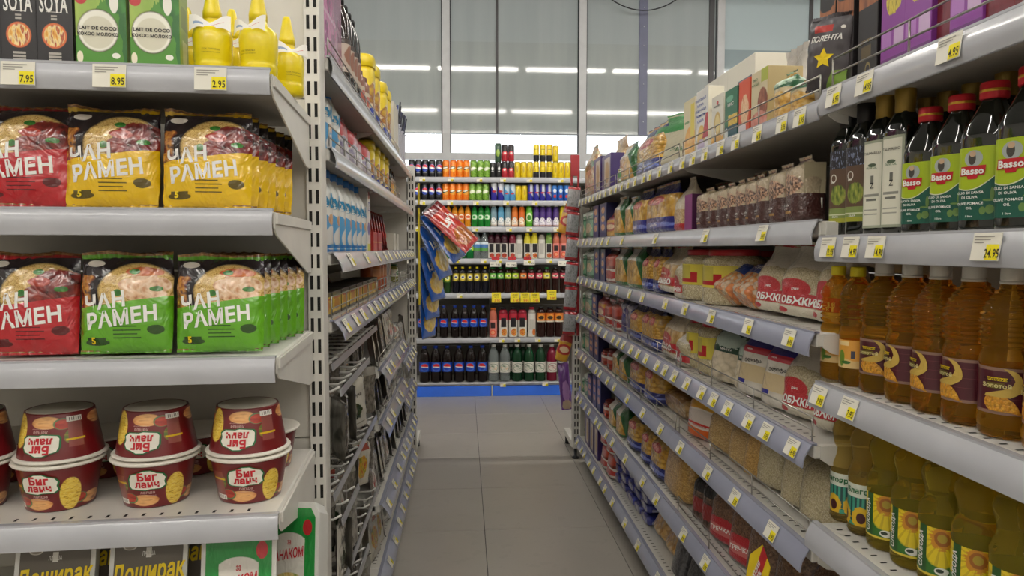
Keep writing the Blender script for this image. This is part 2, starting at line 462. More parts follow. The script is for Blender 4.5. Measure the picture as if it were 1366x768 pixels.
def guard_mesh(L, h=.06, r=.002, y=.003):
    g = G()
    for z in (h, h * .5): g.tube([(.02, y, z), (L - .02, y, z)], r)
    for k in range(int(L / .24) + 1):
        x = .02 + (L - .04) * k / int(L / .24); g.tube([(x, y, 0), (x, y, h)], r)
    return g.mesh('wire_guard', WIRE)
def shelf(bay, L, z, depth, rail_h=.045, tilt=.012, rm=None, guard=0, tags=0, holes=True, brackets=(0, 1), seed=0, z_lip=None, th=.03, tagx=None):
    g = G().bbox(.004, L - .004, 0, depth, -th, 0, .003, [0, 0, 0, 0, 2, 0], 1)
    if holes:
        for k in range(int((L - .06) / .03)):
            x = .04 + k * .03; g.add([(x, .022, .0006), (x + .005, .022, .0006), (x + .005, .034, .0006), (x, .034, .0006)], [(0, 1, 2, 3)], 1)
    o = link('shelf', g.mesh('shelf', [WHITE, DARK, UNDER_SHADE]), bay, T(0, 0, z))
    link('price_rail', rail_mesh(L, rail_h, tilt, rm or RAILM), o)
    for b in brackets:
        x = .0 if b == 0 else L - .003
        p = [(.012, -.002), (depth, -.002), (depth, -.12), (depth - .05, -.12), (.03, -.042), (.012, -.03)]
        gb = G().plate(p, 0, x, x + .003)
        out = seed in range(200, 210)
        gb.box(x if b == 0 else x - (0 if out else .004), x + .007 if b == 0 else x + (.007 if out else .003), .02, depth - .01, -.022, -.004)
        link('bracket', gb.mesh('bracket', WHITE), o)
    if guard: link('wire_guard', guard_mesh(L, guard), o)
    rnd = random.Random(seed * 13 + 5)
    xs = tagx if tagx is not None else [(k + .3 + .4 * rnd.random()) * L / tags for k in range(tags)]
    for q in xs:
        pr = None
        if isinstance(q, tuple): q, pr = q
        a = math.degrees(math.atan2(tilt, rail_h))
        link('price_tag', tag_mesh(pr or rnd.choice(PRICES)), o, T(q, -.0075 - tilt * .12 - .0055, -.001) @ RX(-a))
    return o
slot_me = G().box(-.0035, .0035, -.0006, .004, -.016, .016).mesh('slot', DARK)
def post(bay, x, y, w, d, z0, z1, slots=True, foot=True):
    p = link('post', G().bbox(x - w / 2, x + w / 2, y, y + d, z0, z1, .002, 0, 1).mesh('post', WHITE), bay)
    if slots:
        n = int((z1 - z0 - .08) / .05)
        for k in range(n):
            for dx in (-w * .22, w * .22): link('slot', slot_me, p, T(x + dx, y, z0 + .06 + k * .05))
    if foot: link('foot', G().lathe([(.022, 0), (.022, .012), (.01, .016), (.01, z0 + .02)], 12, cx=x, cy=y + d * .4).mesh('foot', BLACKP), p)
    return p
def back_panel(bay, L, z0, z1, y, m=None):
    n = max(1, round((z1 - z0) / .38))
    me = G().bbox(.002, L - .002, y, y + .012, 0, (z1 - z0) / n - .003, .002, 0, 1).mesh('back_panel', m or WHITE2)
    for k in range(n): link('back_panel', me, bay, T(0, 0, z0 + k * (z1 - z0) / n))
# ------------------------------------------------------------------ the shelving units
XG, YFAR = .72, 4.40
M_R = T(XG, YFAR, 0) @ RZ(-90)                 # right gondola: x runs from the far end towards the near end
ZR = dict(top=1.645, s2=1.405, s3=1.177, s4=.945, s5=.725, s6=.455, s7=.17)
spans = [(0, 1.04), (1.04, 2.05), (2.05, 3.0)]
names = ['far', 'middle', 'near']
for b, (a, e) in enumerate(spans):
    L = e - a
    bay = thing('shelving_bay', f'{names[b]} bay of white grocery shelving with pasta and grain bags', 'shelving', M_R @ T(a, 0, 0), 'bays of the pasta and grain gondola')
    for k, (n, z) in enumerate(ZR.items()):
        shelf(bay, L, z, .46, .05 if k else .04, (.004 if k == 0 else .014 if k < 3 else .022), RAILM if k < 2 else RAILB,
              guard=.055 if (n in ('top', 's4', 's5') and not (b == 0 and n == 's5')) or (n == 's6' and b == 2) else 0,
              tags=(9 if k == 0 else 7) if b == 0 else (8 if k in (0, 3) else 4 if k != 1 else 2), seed=b * 10 + k, brackets=(0, 1))
    back_panel(bay, L, .05, 1.69, .465, PANELG)
    link('base', G().box(.002, L - .002, .05, .44, .05, .135).mesh('base', WHITE2), bay)
    for x in (.03, L - .03): link('foot', G().lathe([(.02, 0), (.02, .012), (.008, .016), (.008, .06)], 10, cx=x, cy=.08).mesh('foot', BLACKP), bay)
    post(bay, .018, .478, .03, .07, .05, 1.69, slots=False, foot=False)
# oil bay
bay = thing('shelving_bay', 'white shelving bay of bottled cooking oil, nearest the camera', 'shelving', M_R @ T(3.008, 0, 0))
ZO = dict(a=1.66, b=1.372, c=1.078, d=.787)
tg = dict(a=[(.06, '6.95'), (.165, '14.95'), (.385, '4.95')], b=[(.055, '12.95'), (.135, '14.90'), (.215, '14.90'), (.475, '24.95')], c=[(.04, '7.95'), (.15, '7.95'), (.6, '9.95')], d=[(.3, '6.95')])
for k, (n, z) in enumerate(ZO.items()):
    shelf(bay, 1.0, z, .42, .05, .006 if k == 0 else .008 if k == 1 else .016, RAILM, guard=.06 if k == 0 else 0, tagx=tg[n], seed=50 + k)
shelf(bay, 1.0, .45, .42, .05, .02, RAILB, tags=3, seed=55)
shelf(bay, 1.0, .17, .42, .05, .02, RAILB, tags=3, seed=56)
back_panel(bay, .99, .05, 1.72, .425, PANELG)
link('base', G().box(.002, .998, .05, .40, .05, .135).mesh('base', WHITE2), bay)
# perforation line on the back panel of the oil bay
for k in range(30):
    link('hole', slot_me, bay, T(.03 + k * .033, .4245, 1.585) @ SCL(.8, 1, .25))
# far end unit: post and panel facing the drinks
def end_unit(x, label, zt, sgn):
    u = thing('end_shelving', label, 'shelving', T(x, 4.46, 0))
    post(u, 0, 0, .042, .07, .07, zt)
    x0, x1 = (.03, .95) if sgn > 0 else (-.95, -.03)
    link('back_panel', G().box(x0, x1, .02, .035, .07, zt).mesh('back_panel', WHITE2), u)
    link('post', G().box(sgn * .97 - .02, sgn * .97 + .02, 0, .07, .07, zt).mesh('post', WHITE), u)
    link('base_shelf', G().box(x0, x1, .04, .42, .1, .13).mesh('base_shelf', WHITE), u)
    link('side_leg', G().box(-.02, .02, .07, .42, .06, .1).lathe([(.018, 0), (.018, .06)], 10, 1, cy=.38).mesh('side_leg', [WHITE, BLACKP]), u)
end_unit(.713, 'slotted white end unit at far end of the pasta gondola', 1.62, 1)
end_unit(-.325, 'slotted white end unit at far end of the milk gondola', 1.86, -1)

# left gondola
XLG, YNEAR = -.33, 1.79
M_L = T(XLG, YNEAR, 0) @ RZ(90)                # x runs from the near end to the far end, y goes into the shelf
ZL = dict(l1=1.815, l2=1.595, l3=1.338, l4=1.168)
DL = .42
lsp = [(0, .96), (.96, 1.96), (1.96, 2.64)]
lows = [[], [.878, .67, .35, .1], [.75, .545, .33, .1]]
for b, (a, e) in enumerate(lsp):
    L = e - a
    bay = thing('shelving_bay', f'{["near", "middle", "far"][b]} bay of white shelving opposite the pasta gondola', 'shelving', M_L @ T(a, 0, 0), 'bays of the milk and spice gondola')
    for k, (n, z) in enumerate(ZL.items()):
        shelf(bay, L, z, DL, .05, (.004, .012, .026, .03)[k], RAILM if k < 3 else RAILB, guard=(.05, .06, 0, .06)[k] if b < 2 or k in (3,) else 0,
              tags=(0, 0, 3 + 3 * (b > 0), 6)[k], seed=100 + b * 10 + k)
    for k, z in enumerate(lows[b]):
        shelf(bay, L, z, DL, .055, .034, RAILB, guard=.05 if k < 2 else 0, tags=5, seed=140 + b * 10 + k)
    back_panel(bay, L, .05, 1.86, DL + .005)
    link('base', G().box(.002, L - .002, .06, .4, .05, .09).mesh('base', WHITE2), bay)
    post(bay, L - .018, DL + .02, .03, .07, .05, 1.86, slots=False, foot=False)
    if b == 0:
        shelf(bay, L, .1, DL, .055, .034, RAILB, tags=5, seed=160)
        # hook rails: a slanted metal strip carried by white prongs
        for z, x1 in ((1.05, .93), (.985, .55), (.715, .9), (.65, .3), (.43, .93), (.385, .5)):
            y0 = .0 if z not in (.985, .65, .385) else -.02
            h = link('hook_rail', G().plate([(y0 - .001, -.008), (y0 + .003, -.010), (y0 + .006, .008), (y0 + .002, .010)], 0, .02, x1).mesh('hook_rail', mat('strip_metal', 'B6B7BC', .3, metal=.5)), bay, T(0, 0, z))
            n = max(3, int((x1 - .04) / .075)); pm = G().tube([(0, .41, .0), (0, y0 + .03, 0), (0, y0 + .008, .012)], .0035, 6).mesh('prong', WIREW)
            for q in range(n): link('prong', pm, h, T(.04 + (x1 - .08) * q / (n - 1), 0, 0))
# near-left end cap facing the camera
TH = R(3.5)
dv = Vector((-math.cos(TH), -math.sin(TH), 0)); nv = Vector((math.sin(TH), -math.cos(TH), 0)); C0 = Vector((-.33, 1.70, 0))
DE, SE = .43, .027
o_ = C0 + dv * (SE + 1.0) + nv * DE
M_E = T(o_.x, o_.y, 0) @ Matrix.Rotation(TH, 4, 'Z')
ZE = dict(e1=1.655, e2=1.415, e3=1.158, e4=.877, e5=.63)
cap_ = thing('end_cap_shelving', 'white end cap shelving with instant noodles facing the camera', 'shelving', M_E)
et = dict(e1=[(.605, '7.95'), (.745, '8.95'), (.905, '2.95')], e2=[], e3=[], e4=[], e5=[])
for k, (n, z) in enumerate(ZE.items()):
    shelf(cap_, 1.0, z, DE - .004, .045, .004 if k < 4 else .01, RAILM, tagx=et[n], seed=200 + k, holes=(k == 3), th=.026)
back_panel(cap_, 1.0, .1, 2.1, DE + .012)
post(cap_, 1.0 + SE - .019, DE, .036, .085, .06, 2.1)
post(cap_, -.01, DE, .036, .085, .06, 2.1, slots=False)
link('base', G().box(0, 1.0, .03, DE, .06, .14).mesh('base', WHITE2), cap_)

# drinks gondola at the back
YD = 6.47
M_D = T(0, YD, 0)
ZD = dict(r1=1.985, r2=1.778, r3=1.541, r4=1.255, r5=.941, r6=.534, r7=.125)
bluep = mat('blue_plinth', '3C7CFF', .22, coat=.4)
for b, (x0, x1) in enumerate(((-.77, .246), (.246, 1.27))):
    L = x1 - x0
    bay = thing('shelving_bay', f'{["cola side", "juice side"][b]} bay of drinks shelving under the windows', 'shelving', M_D @ T(x0, 0, 0), 'bays of the drinks shelving')
    for k, (n, z) in enumerate(ZD.items()):
        shelf(bay, L, z, .42, .045 if k < 6 else .022, .004, RAILM, tags=(4, 4, 4, 5, 2 if b == 0 else 0, 0 if b == 0 else 6, 0 if b == 0 else 3)[k], seed=300 + b * 10 + k, holes=False)
    back_panel(bay, L, .02, 1.98, .425, PANEL_SHADE)
    link('kick_plate', G().bbox(.014, L - .003, -.012, .03, .0, .092, .003, 0, 1).mesh('kick_plate', bluep), bay, None, label='glossy blue kick plate')
    post(bay, L - .012, .44, .018, .02, .0, 1.98, slots=False, foot=False) if b == 0 else None
    link('base', G().box(.005, L - .005, .04, .4, .02, .095).mesh('base', WHITE2), bay)
link('leg', G().box(.0005, .012, -.014, .02, 0, .1).mesh('leg', WHITE), bay)
# ------------------------------------------------------------------ kinds of goods
def front_flat(d, off=.0012): return lambda x, z: (x, -d / 2 - off, z)
def lettering(g, mats): return g.mesh('lettering', mats)

# ---- pillow packs (instant noodles)
def pillow_fn(w, h, t, seed, wr=.007, zb=.012):
    def th(a, b):
        return t / 2 * max(0, 1 - abs(a) ** 2.6) ** .6 * max(0, 1 - abs(b) ** 2.3) ** .62
    def fn(x, z, s):
        a, b = 2 * x / w, 2 * (z - h / 2) / h
        e = max(abs(a), abs(b)); k = wr * (.35 + .65 * e * e)
        n = mnoise.noise(Vector((x * 30 + seed, z * 30, s * 3))) + .5 * mnoise.noise(Vector((x * 75, z * 45 + seed, s * 5)))
        edge = 1 - max(0, 1 - abs(a) ** 6) * .0
        sq = 1 - .035 * (1 - b * b)
        return (x * (1 - .02 * b * b * b * b) + .002 * mnoise.noise(Vector((0, z * 40, seed))), s * (th(a, b) + (n * k if th(a, b) > 1e-4 else 0)), z)
    return fn
def mk_pillow(w, h, t, front, back, letter=None, seed=0, fin=.012, extra=None):
    fn = pillow_fn(w, h, t, seed)
    g = G()
    g.surf(lambda u, v: fn((u - .5) * w, v * h, -1), 30, 30, 0)
    g.surf(lambda u, v: fn((.5 - u) * w, v * h, 1), 20, 20, 1)
    body = g.mesh('pouch', [front, back])
    sl = []
    for z0, z1 in ((-fin * .25, .003), (h - .003, h + fin)):
        f = G(); sl.append(f); f.surf(lambda u, v: ((u - .5) * w * .98, .0025 * math.sin(u * 60) * (1 if v > .1 and z0 > 0 or v < .9 and z0 < 0 else .4) + .004 * math.sin(u * 5 + seed) + (.010 * v * math.sin(u * 3 + seed * 2) if z0 > 0 else 0), z0 + (z1 - z0) * v * (1 - .35 * (z0 > 0) * abs(math.sin(u * 4.3 + seed)))), 60, 2)
    parts = [('pouch', body, None, None)] + [('seal', f.mesh('seal', back), 0, None) for f in sl]
    if letter:
        lg = G(); letter(lg, lambda x, z: (lambda p: (p[0], p[1] - .0014, p[2]))(fn(x, z, -1)))
        parts.append(('lettering', lettering(lg, [WHT, BLK, GRN, REDP, YEL]), 0, None))
    return Proto(parts, w, t, h)

def ramen_print(name, col, dark, meat):
    p = Print(name, col, rough=.25, coat=.9, wrinkle=.9, wscale=24)
    top = p.m_line(-.13, 1, .46)
    p.put(top, '241A20')
    p.put(p.both(top, p.m_ell(.12, .62, .2, .2, wob=.5)), p.speck(['2A1A22', '7A3A1C', 'C88A3A', '3A2A3A'], 9))
    p.put(p.both(top, p.m_ell(.62, .62, .50, .385)), '1A1216')
    p.put(p.both(top, p.m_ell(.64, .615, .42, .315)), p.speck(['6A4A24', 'C09A52', 'DDC07A', 'A0702E'], 17, 3, dist=3.5))
    if meat == 'beef':
        for a in ((.78, .72, .26, .15), (.68, .60, .26, .12), (.90, .64, .2, .2)): p.put(p.both(top, p.m_ell(*a, wob=.5)), p.speck(['3E120E', '74201A', '8E3226'], 9))
        p.put(p.both(top, p.m_ell(.62, .74, .12, .05, wob=.7)), p.speck(['8A2018', 'B8402A'], 14))
    else:
        for a in ((.56, .70, .12, .07), (.72, .66, .13, .08), (.87, .70, .12, .08), (.70, .78, .14, .06), (.62, .60, .13, .06), (.83, .60, .12, .06)): p.put(p.both(top, p.m_ell(*a, wob=.35)), p.speck(['A8704A', 'D9B08A', 'E8CBAA', 'C08A62'], 10))
        p.put(p.both(top, p.m_ell(.7, .84, .2, .05, wob=.6)), p.speck(['A84A22', 'C8743A'], 14))
    for a in ((.44, .62, .05, .04), (.84, .66, .07, .03), (.6, .84, .06, .03)): p.put(p.both(top, p.m_ell(*a, wob=.9)), p.speck(['1F5A1E', '3F8A2A'], 20))
    p.ell(.17, .93, .1, .035, 'D8CFC4')
    p.ell(.2, .1, .13, .035, dark, wob=.5); p.rect(.1, .09, .3, .15, dark)
    p.ell(.83, .23, .09, .05, dark, wob=.9)
    for k in range(4): p.rect(.38, .14 + k * .04, .68 - .04 * (k % 2), .152 + k * .04, dark)
    return p.done()
def ramen_letter(w, h):
    def f(g, fn):
        g.text('ЧАН', .036, -w * .20, h * .455, fn, 0, .034, rot=8, sx=.92, shear=.08)
        g.text('РАМЕН', .037, -w * .02, h * .285, fn, 0, .034, rot=8, sx=.88, shear=.08)
        g.text('5', .016, -w * .33, h * .085, fn, 4, .04)
    return f
RW, RH, RT = .153, .168, .046
RAM = {}
for nm, c, dk, bk, meat in (('yellow', 'E3B90F', '5A4A08', 'D8AE10', 'beef'), ('red', 'B51D25', '5A0C10', 'A81C24', 'beef'), ('green', '5FA51C', '24480C', '5A9C1C', 'chicken')):
    back = Print(f'ramen_{nm}_film', bk, rough=.28, coat=.7, wrinkle=.5, wscale=30)
    back.put(back.m_line(0, 1, .62), back.speck(['3A2418', '8A5A2A', 'C8A060'], 9)); back = back.done()
    RAM[nm] = mk_pillow(RW, RH, RT, ramen_print('ramen_' + nm, c, dk, meat), back, ramen_letter(RW, RH), seed=len(nm))

# ---- cartons and boxes
def mk_box(w, d, h, front, side, top=None, letter=None, part='carton', bev=.002, cap=None):
    g = G().bbox(-w / 2, w / 2, -d / 2, d / 2, 0, h, bev, [0, 0, 1, 1, 2, 2])
    parts = [(part, g.mesh(part, [front, side, top or side]), None, None)]
    if letter:
        lg = G(); letter(lg, front_flat(d)); parts.append(('lettering', lettering(lg, [WHT, BLK, GRN, REDP, YEL, BLU]), 0, None))
    if cap: parts.append(('cap', G().lathe([(.012, h), (.012, h + .012), (.011, h + .014)], 18).mesh('cap', cap), 0, None))
    return Proto(parts, w, d, h)
p = Print('soya_carton', '1D1A1E', rough=.3, coat=.3)
p.ell(.5, .29, .33, .115, 'D86A38'); p.ell(.5, .29, .28, .098, p.speck(['C8602A', 'E8B04A', 'F0DCA0', 'A83A22', 'D8803A'], 8)); p.line(3, 1.4, 2.28, '1D1A1E') if 0 else None
for k in range(3): p.rect(.33, .06 + k * .03, .67, .08 + k * .03, 'A8A29A')
p.rect(.42, .43, .58, .45, 'A8A29A'); p.rect(.42, .46, .58, .475, 'A8A29A'); p.rect(.3, .50, .7, .506, 'C8C2BA'); p.rect(.3, .71, .7, .716, 'C8C2BA')
SOYA = mk_box(.062, .09, .20, p.done(), mat('soya_side', '1A171B', .25, coat=.3), None, lambda g, f: g.text('SOYA', .045, 0, .100, f, 0, .02, sx=.40), bev=.003)
p = Print('coconut_carton', '4A8A2A', rough=.32, coat=.3)
p.put(p.m_line(-.5, 1, .3, wob=.3), p.ramp(p.noise(3), [(.3, '8DB048'), (.7, 'A8C05A')])); p.put(p.m_line(1, .25, .95, wob=.2), '2A6A2A')
p.ell(.85, .62, .25, .14, p.speck(['1F5A24', '3F8A34'], 5)); p.ell(.44, .33, .40, .185, '4A3A24'); p.ell(.44, .33, .385, .175, 'EDEBDD'); p.ell(.44, .315, .32, .14, 'D6D2BC')
p.ell(.76, .58, .09, .09, 'ECEADF', wob=.3); p.ell(.78, .12, .08, .025, 'ECEADF', wob=.4); p.ell(.12, .6, .12, .05, 'B82A30'); p.ell(.08, .1, .06, .05, 'E8E0C8')
def f_(g, f):
    g.text('LAIT DE COCO', .0085, -.005, .067, f, 1, .03); g.text('КОКОС МОЛОКО', .0075, -.005, .057, f, 1, .03)
p2 = Print('coconut_side', '7A9A34', rough=.35, coat=.3); p2.rect(.3, .1, .8, .3, 'B8C48A'); p2.rect(.2, .4, .8, .6, '5A7A24')
COCO = mk_box(.082, .06, .20, p.done(), p2.done(), None, f_)

# lemon juice: yellow bottle with a neck and a paper collar
LEMY = mat('lemon_yellow', 'EAD312', .28, coat=.4)
g = G().lathe([(.030, 0), (.034, .004), (.035, .02), (.035, .025), (.0338, .028), (.035, .031), (.0365, .06), (.037, .078), (.0345, .09), (.026, .098), (.0185, .103), (.0165, .112), (.0165, .125)], 36)
parts = [('bottle', g.mesh('bottle', LEMY), None, None),
         ('cap', G().lathe([(.0175, .112), (.0178, .124), (.0165, .13), (.0125, .15), (.009, .17), (.006, .176)], 24).mesh('cap', LEMY), 0, None)]
def cone(x, z):
    r = .0355 + .001; a = x / r; return (r * math.sin(a), -r * math.cos(a), z)
g = G(); g.text('сок лимона', .006, .002, .046, cone, 1, .0); g.text('концентрированный', .0035, .002, .041, cone, 1, .0)
parts.append(('lettering', g.mesh('lettering', [WHT, mat('olive_ink', '8A7A14', .5)]), 0, None))
tagm = Print('collar_paper', 'E9E6DE', rough=.5); tagm.rect(.1, .3, .35, .5, '8AA0C0'); tagm.rect(.55, .45, .85, .5, 'C85A4A'); tagm = tagm.done()
g = G(); g.surf(lambda u, v: ((u - .5) * .075, -.026 - .008 * math.cos((u - .5) * 3) + .004 * v, .097 + .028 * (v - .5) * (.35 + 1.3 * abs(u - .5) * 1.2) + .004 * math.sin(u * 9)), 12, 4)
parts.append(('paper_collar', g.mesh('paper_collar', tagm), 0, 'white paper neck tag'))
LEMON = Proto(parts, .074, .074, .176)

# noodle bowls
def bowl_print():
    p = Print('bowl_print', '6E1418', rough=.3, coat=.5)
    for c in (.25, .5, .75, 1.0, 0.0):
        p.ell(c - .02, .16, .065, .13, p.speck(['A85A28', 'D08A4A', 'E8B070', '8A3A1A'], 7), wob=.3)
        p.ell(c - .09, .2, .04, .12, '5A7A4A'); p.ell(c - .09, .21, .033, .1, p.speck(['8A1A14', 'C8442A'], 16))
        p.ell(c - .115, .48, .02, .14, p.speck(['2A5A24', '8A7A2A', '4A6A2A'], 14), wob=.9)
    for c in (.62, .12): p.ell(c, .35, .045, .36, p.speck(['9A6A14', 'E8C034', 'F0D868', 'C89020'], 24, 3, dist=2.0))
    for c in (.36, .86):
        p.rect(c - .03, .12, c + .03, .7, '8A4A44'); p.rect(c - .04, .52, c + .04, .56, 'D8B41C'); p.rect(c - .035, .06, c + .035, .17, 'E8E4DC')
        for k in range(6): p.rect(c - .03 + k * .01, .08, c - .027 + k * .01, .15, '2A2624')
    return p.done()
BOWLM = bowl_print()
def mk_bowl():
    H, r0, r1 = .092, .060, .079
    g = G().lathe([(r0 - .004, .002), (r0, 0), (r0 + .001, .003), (r1 - .003, H - .004), (r1 - .002, H)], 48)
    rim = G().lathe([(r1 - .004, H - .005), (r1 + .002, H - .005), (r1 + .0045, H - .002), (r1 + .003, H + .001), (r1 - .002, H + .0015)], 48, cap=True)
    base = G().lathe([(r0 - .006, -.0005), (r0 - .003, .001)], 36)
    lab, txt = G(), G()
    def cyl(x, z, off=.0012):
        r = r0 + (r1 - r0) * z / H + off; a = x / r; return (r * math.sin(a), -r * math.cos(a), z)
    quatre = [(-.034, .046), (-.034, .062), (-.030, .070), (-.018, .073), (-.006, .078), (.008, .078), (.018, .073), (.029, .070), (.034, .062), (.031, .054), (.033, .046), (.024, .040), (.004, .040), (-.004, .038), (-.02, .0395), (-.03, .041)]
    for a in (0,):
        sh = 0 if a == 0 else math.pi * (r0 + r1) / 2
        sc = lambda q, k: [(x * k + sh, (z - .057) * k + .057) for x, z in q]
        def strip(q, fn, mi):   # cut into columns so the patch follows the bowl
            n = len(q); cx, cz = sum(t[0] for t in q) / n, sum(t[1] for t in q) / n
            for i in range(n):
                A, B = q[i], q[(i + 1) % n]
                m = lambda t: ((cx + (t[0] - cx) * .5), (cz + (t[1] - cz) * .5))
                g_ = lab
                g_.add([fn(*A), fn(*B), fn(*m(B)), fn(*m(A))], [(0, 1, 2, 3)], mi); g_.add([fn(*m(A)), fn(*m(B)), fn(cx, cz)], [(0, 1, 2)], mi)
        strip(sc(quatre, 1.08), lambda x, z: cyl(x, z, .0012), 0); strip(sc(quatre, .98), lambda x, z: cyl(x, z, .0016), 1)
        f2 = lambda x, z: cyl(x + sh, z, .0022)
        txt.text('Биг', .021, 0, .0585, f2, 0, .045); txt.text('ланч', .0185, 0, .0445, f2, 0, .045)
        txt.text('лапша', .0085, 0, .031, f2, 1, .02); txt.text('со вкусом курицы', .0035, 0, .026, f2, 1, .0)
    return Proto([('bowl', g.mesh('bowl', BOWLM), None, None), ('rim', rim.mesh('rim', mat('bowl_rim', 'E6E0D4', .4)), 0, 'cream rolled rim'),
                  ('base_ring', base.mesh('base_ring', mat('bowl_base', 'B9B4A6', .5)), 0, None),
                  ('label', lab.mesh('label', [GRN, mat('label_cream', 'E9E4D6', .4)]), 0, None), ('lettering', txt.mesh('lettering', [REDP, mat('pink_ink', 'C8A09A', .5)]), 3, None)], .166, .166, .093)
BOWL = mk_bowl()

# flat trays
def mk_tray(key, lidm, letter):
    w, h, d = .135, .115, .045
    poly = [(-w / 2, .012), (-w / 2 + .012, 0), (w / 2 - .012, 0), (w / 2, .012), (w / 2, h - .012), (w / 2 - .012, h), (-w / 2 + .012, h), (-w / 2, h - .012)]
    g = G().plate(poly, 1, -.004, 0)
    s = .86
    for k in range(8):
        a, b = poly[k], poly[(k + 1) % 8]; c = lambda q: (q[0] * s, (q[1] - h / 2) * s + h / 2)
        g.add([(a[0], 0, a[1]), (b[0], 0, b[1]), (c(b)[0], d, c(b)[1]), (c(a)[0], d, c(a)[1])], [(0, 1, 2, 3)])
    g.add([(q[0] * s, d, (q[1] - h / 2) * s + h / 2) for q in poly], [tuple(range(7, -1, -1))])
    lid = G().plate([(x * .88, (z - h / 2) * .88 + h / 2) for x, z in poly], 1, -.0052, -.004)
    tx = G(); letter(tx, lambda x, z: (x, -.0062, z))
    return Proto([('tray', g.mesh('tray', mat('tray_white', 'D9D8D2', .35)), None, None), ('lid_film', lid.mesh('lid_film', lidm), 0, None),
                  ('lettering', tx.mesh('lettering', [YEL, WHT, BLK, REDP]), 1, None)], w, d, h)
p = Print('tray_brown', '5A5248', rough=.35, coat=.4); p.ell(.22, .86, .1, .04, 'C8C0B4'); p.ell(.22, .86, .08, .03, '8A8074'); p.rect(.46, .74, .54, .84, 'D8D4CC'); p.ell(.5, .2, .4, .18, p.speck(['8A5A24', 'D8B45A', '4A3A2A'], 12))
TRAYB = mk_tray('brown', p.done(), lambda g, f: (g.text('Доширак', .027, 0, .058, f, 0, .03, shear=.15, rot=3), g.text('ЛАПША', .006, 0, .084, f, 1, .01)))
p = Print('tray_green', '1F8A3A', rough=.25, coat=.9, wrinkle=.5, wscale=40); p.rect(.2, 0, .8, .66, 'DAD6CC'); p.ell(.5, .62, .3, .1, 'DAD6CC'); p.ell(.85, .78, .09, .09, 'B82A30'); p.ell(.5, .15, .3, .12, p.speck(['C8A04A', 'E8D08A', '4A8A2A'], 9))
TRAYG = mk_tray('green', p.done(), lambda g, f: (g.text('АНАКОМ', .015, 0, .05, f, 3, .03, shear=.15, rot=6), g.text('за', .009, 0, .066, f, 3, .02)))

# ---- cans
def mk_can(body, h=.155, r=.031, topm=None):
    al = topm or mat('can_aluminium', 'B8BABE', .25, metal=.9)
    g = G().lathe([(r * .78, 0), (r * .96, .006), (r, .012), (r, h - .014), (r * .95, h - .008), (r * .82, h)], 20, cap=True)
    rim = G().lathe([(r * .8, h - .001), (r * .86, h), (r * .86, h + .003), (r * .8, h + .003), (r * .79, h + .0005)], 16)
    return Proto([('can', g.mesh('can', body), None, None), ('rim', rim.mesh('rim', al), 0, None)], 2 * r, 2 * r, h)
def canp(name, base, fn=None, **k):
    p = Print(name, base, rough=.3, coat=.4, metal=.15, **k)
    if fn: fn(p)
    return p.done()
def globe(p, cx=.5, cy=.55, ru=.145, rv=.19):
    p.ell(cx, cy, ru * 1.1, rv * 1.1, '1A4FC0'); m = p.m_ell(cx, cy, ru, rv)
    p.put(m, 'ECECEA'); p.put(p.both(m, p.m_line(.25, 1, cy + .25 * cx + .045)), 'D2222C'); p.put(p.both(m, p.no(p.m_line(.25, 1, cy + .25 * cx - .055))), '1A3FB0')
CAN = {}
CAN['cola'] = mk_can(canp('can_cola', '121318', lambda p: (globe(p), p.rect(.4, .25, .6, .28, '8A8A90'))))
CAN['orange'] = mk_can(canp('can_orange', 'EE7A10', lambda p: (p.put(.7, p.speck(['DC5A0C', 'F0800E', 'F49A20'], 7)), p.ell(.5, .5, .16, .16, 'F2A83A', wob=.6), p.put(p.both(p.m_ell(.5, .52, .17, .12), p.m_line(-.5, 1, .24)), '23402A'), p.put(p.both(p.m_ell(.5, .55, .15, .05), p.m_line(-.5, 1, .27)), 'F0E8D8'))))
CAN['green'] = mk_can(canp('can_green', '6E9E2C', lambda p: (p.put(.8, p.speck(['4A7A20', '78A834', 'A8C860'], 7)), p.put(p.both(p.m_ell(.5, .5, .17, .12), p.m_line(-.5, 1, .2)), 'E8ECD8'), p.line(-.3, -1, -.22, '3A6A1A', wob=.4))))
CAN['black'] = mk_can(canp('can_black', '16161A', lambda p: (p.ell(.5, .6, .06, .12, 'D8D8D8', wob=.4), p.rect(.44, .4, .56, .44, 'C8C8C8'))), h=.15)
CAN['redblack'] = mk_can(canp('can_redblack', '1E1418', lambda p: (p.line(.0, -1, -.42, 'B01E2E', wob=.2), p.ell(.5, .5, .14, .12, 'D8404A', wob=.5), p.ell(.5, .5, .07, .06, 'E8D8D0'))), h=.158)
CAN['greendark'] = mk_can(canp('can_greendark', '2A4A34', lambda p: (p.ell(.5, .5, .1, .2, '8AA83A', wob=.6))), h=.178)
CAN['yellow'] = mk_can(canp('can_yellow', 'E0C412', lambda p: (p.put(p.m_ell(.5, .55, .05, .22, wob=.5), 'B89A0C'))), h=.152, r=.030)
CAN['yellowblack'] = mk_can(canp('can_yellowblack', 'E2C614', lambda p: (p.rect(-1, 0, 2, .37, '1C1C22'), p.rect(.4, .7, .6, .74, '8A7A10'))), h=.172, r=.0305)
CAN['grey'] = mk_can(canp('can_grey', '8A8A82', lambda p: (p.ell(.5, .55, .16, .2, '2A2A2A'), p.ell(.5, .55, .12, .14, 'A8A8A0'))), h=.125, r=.045)
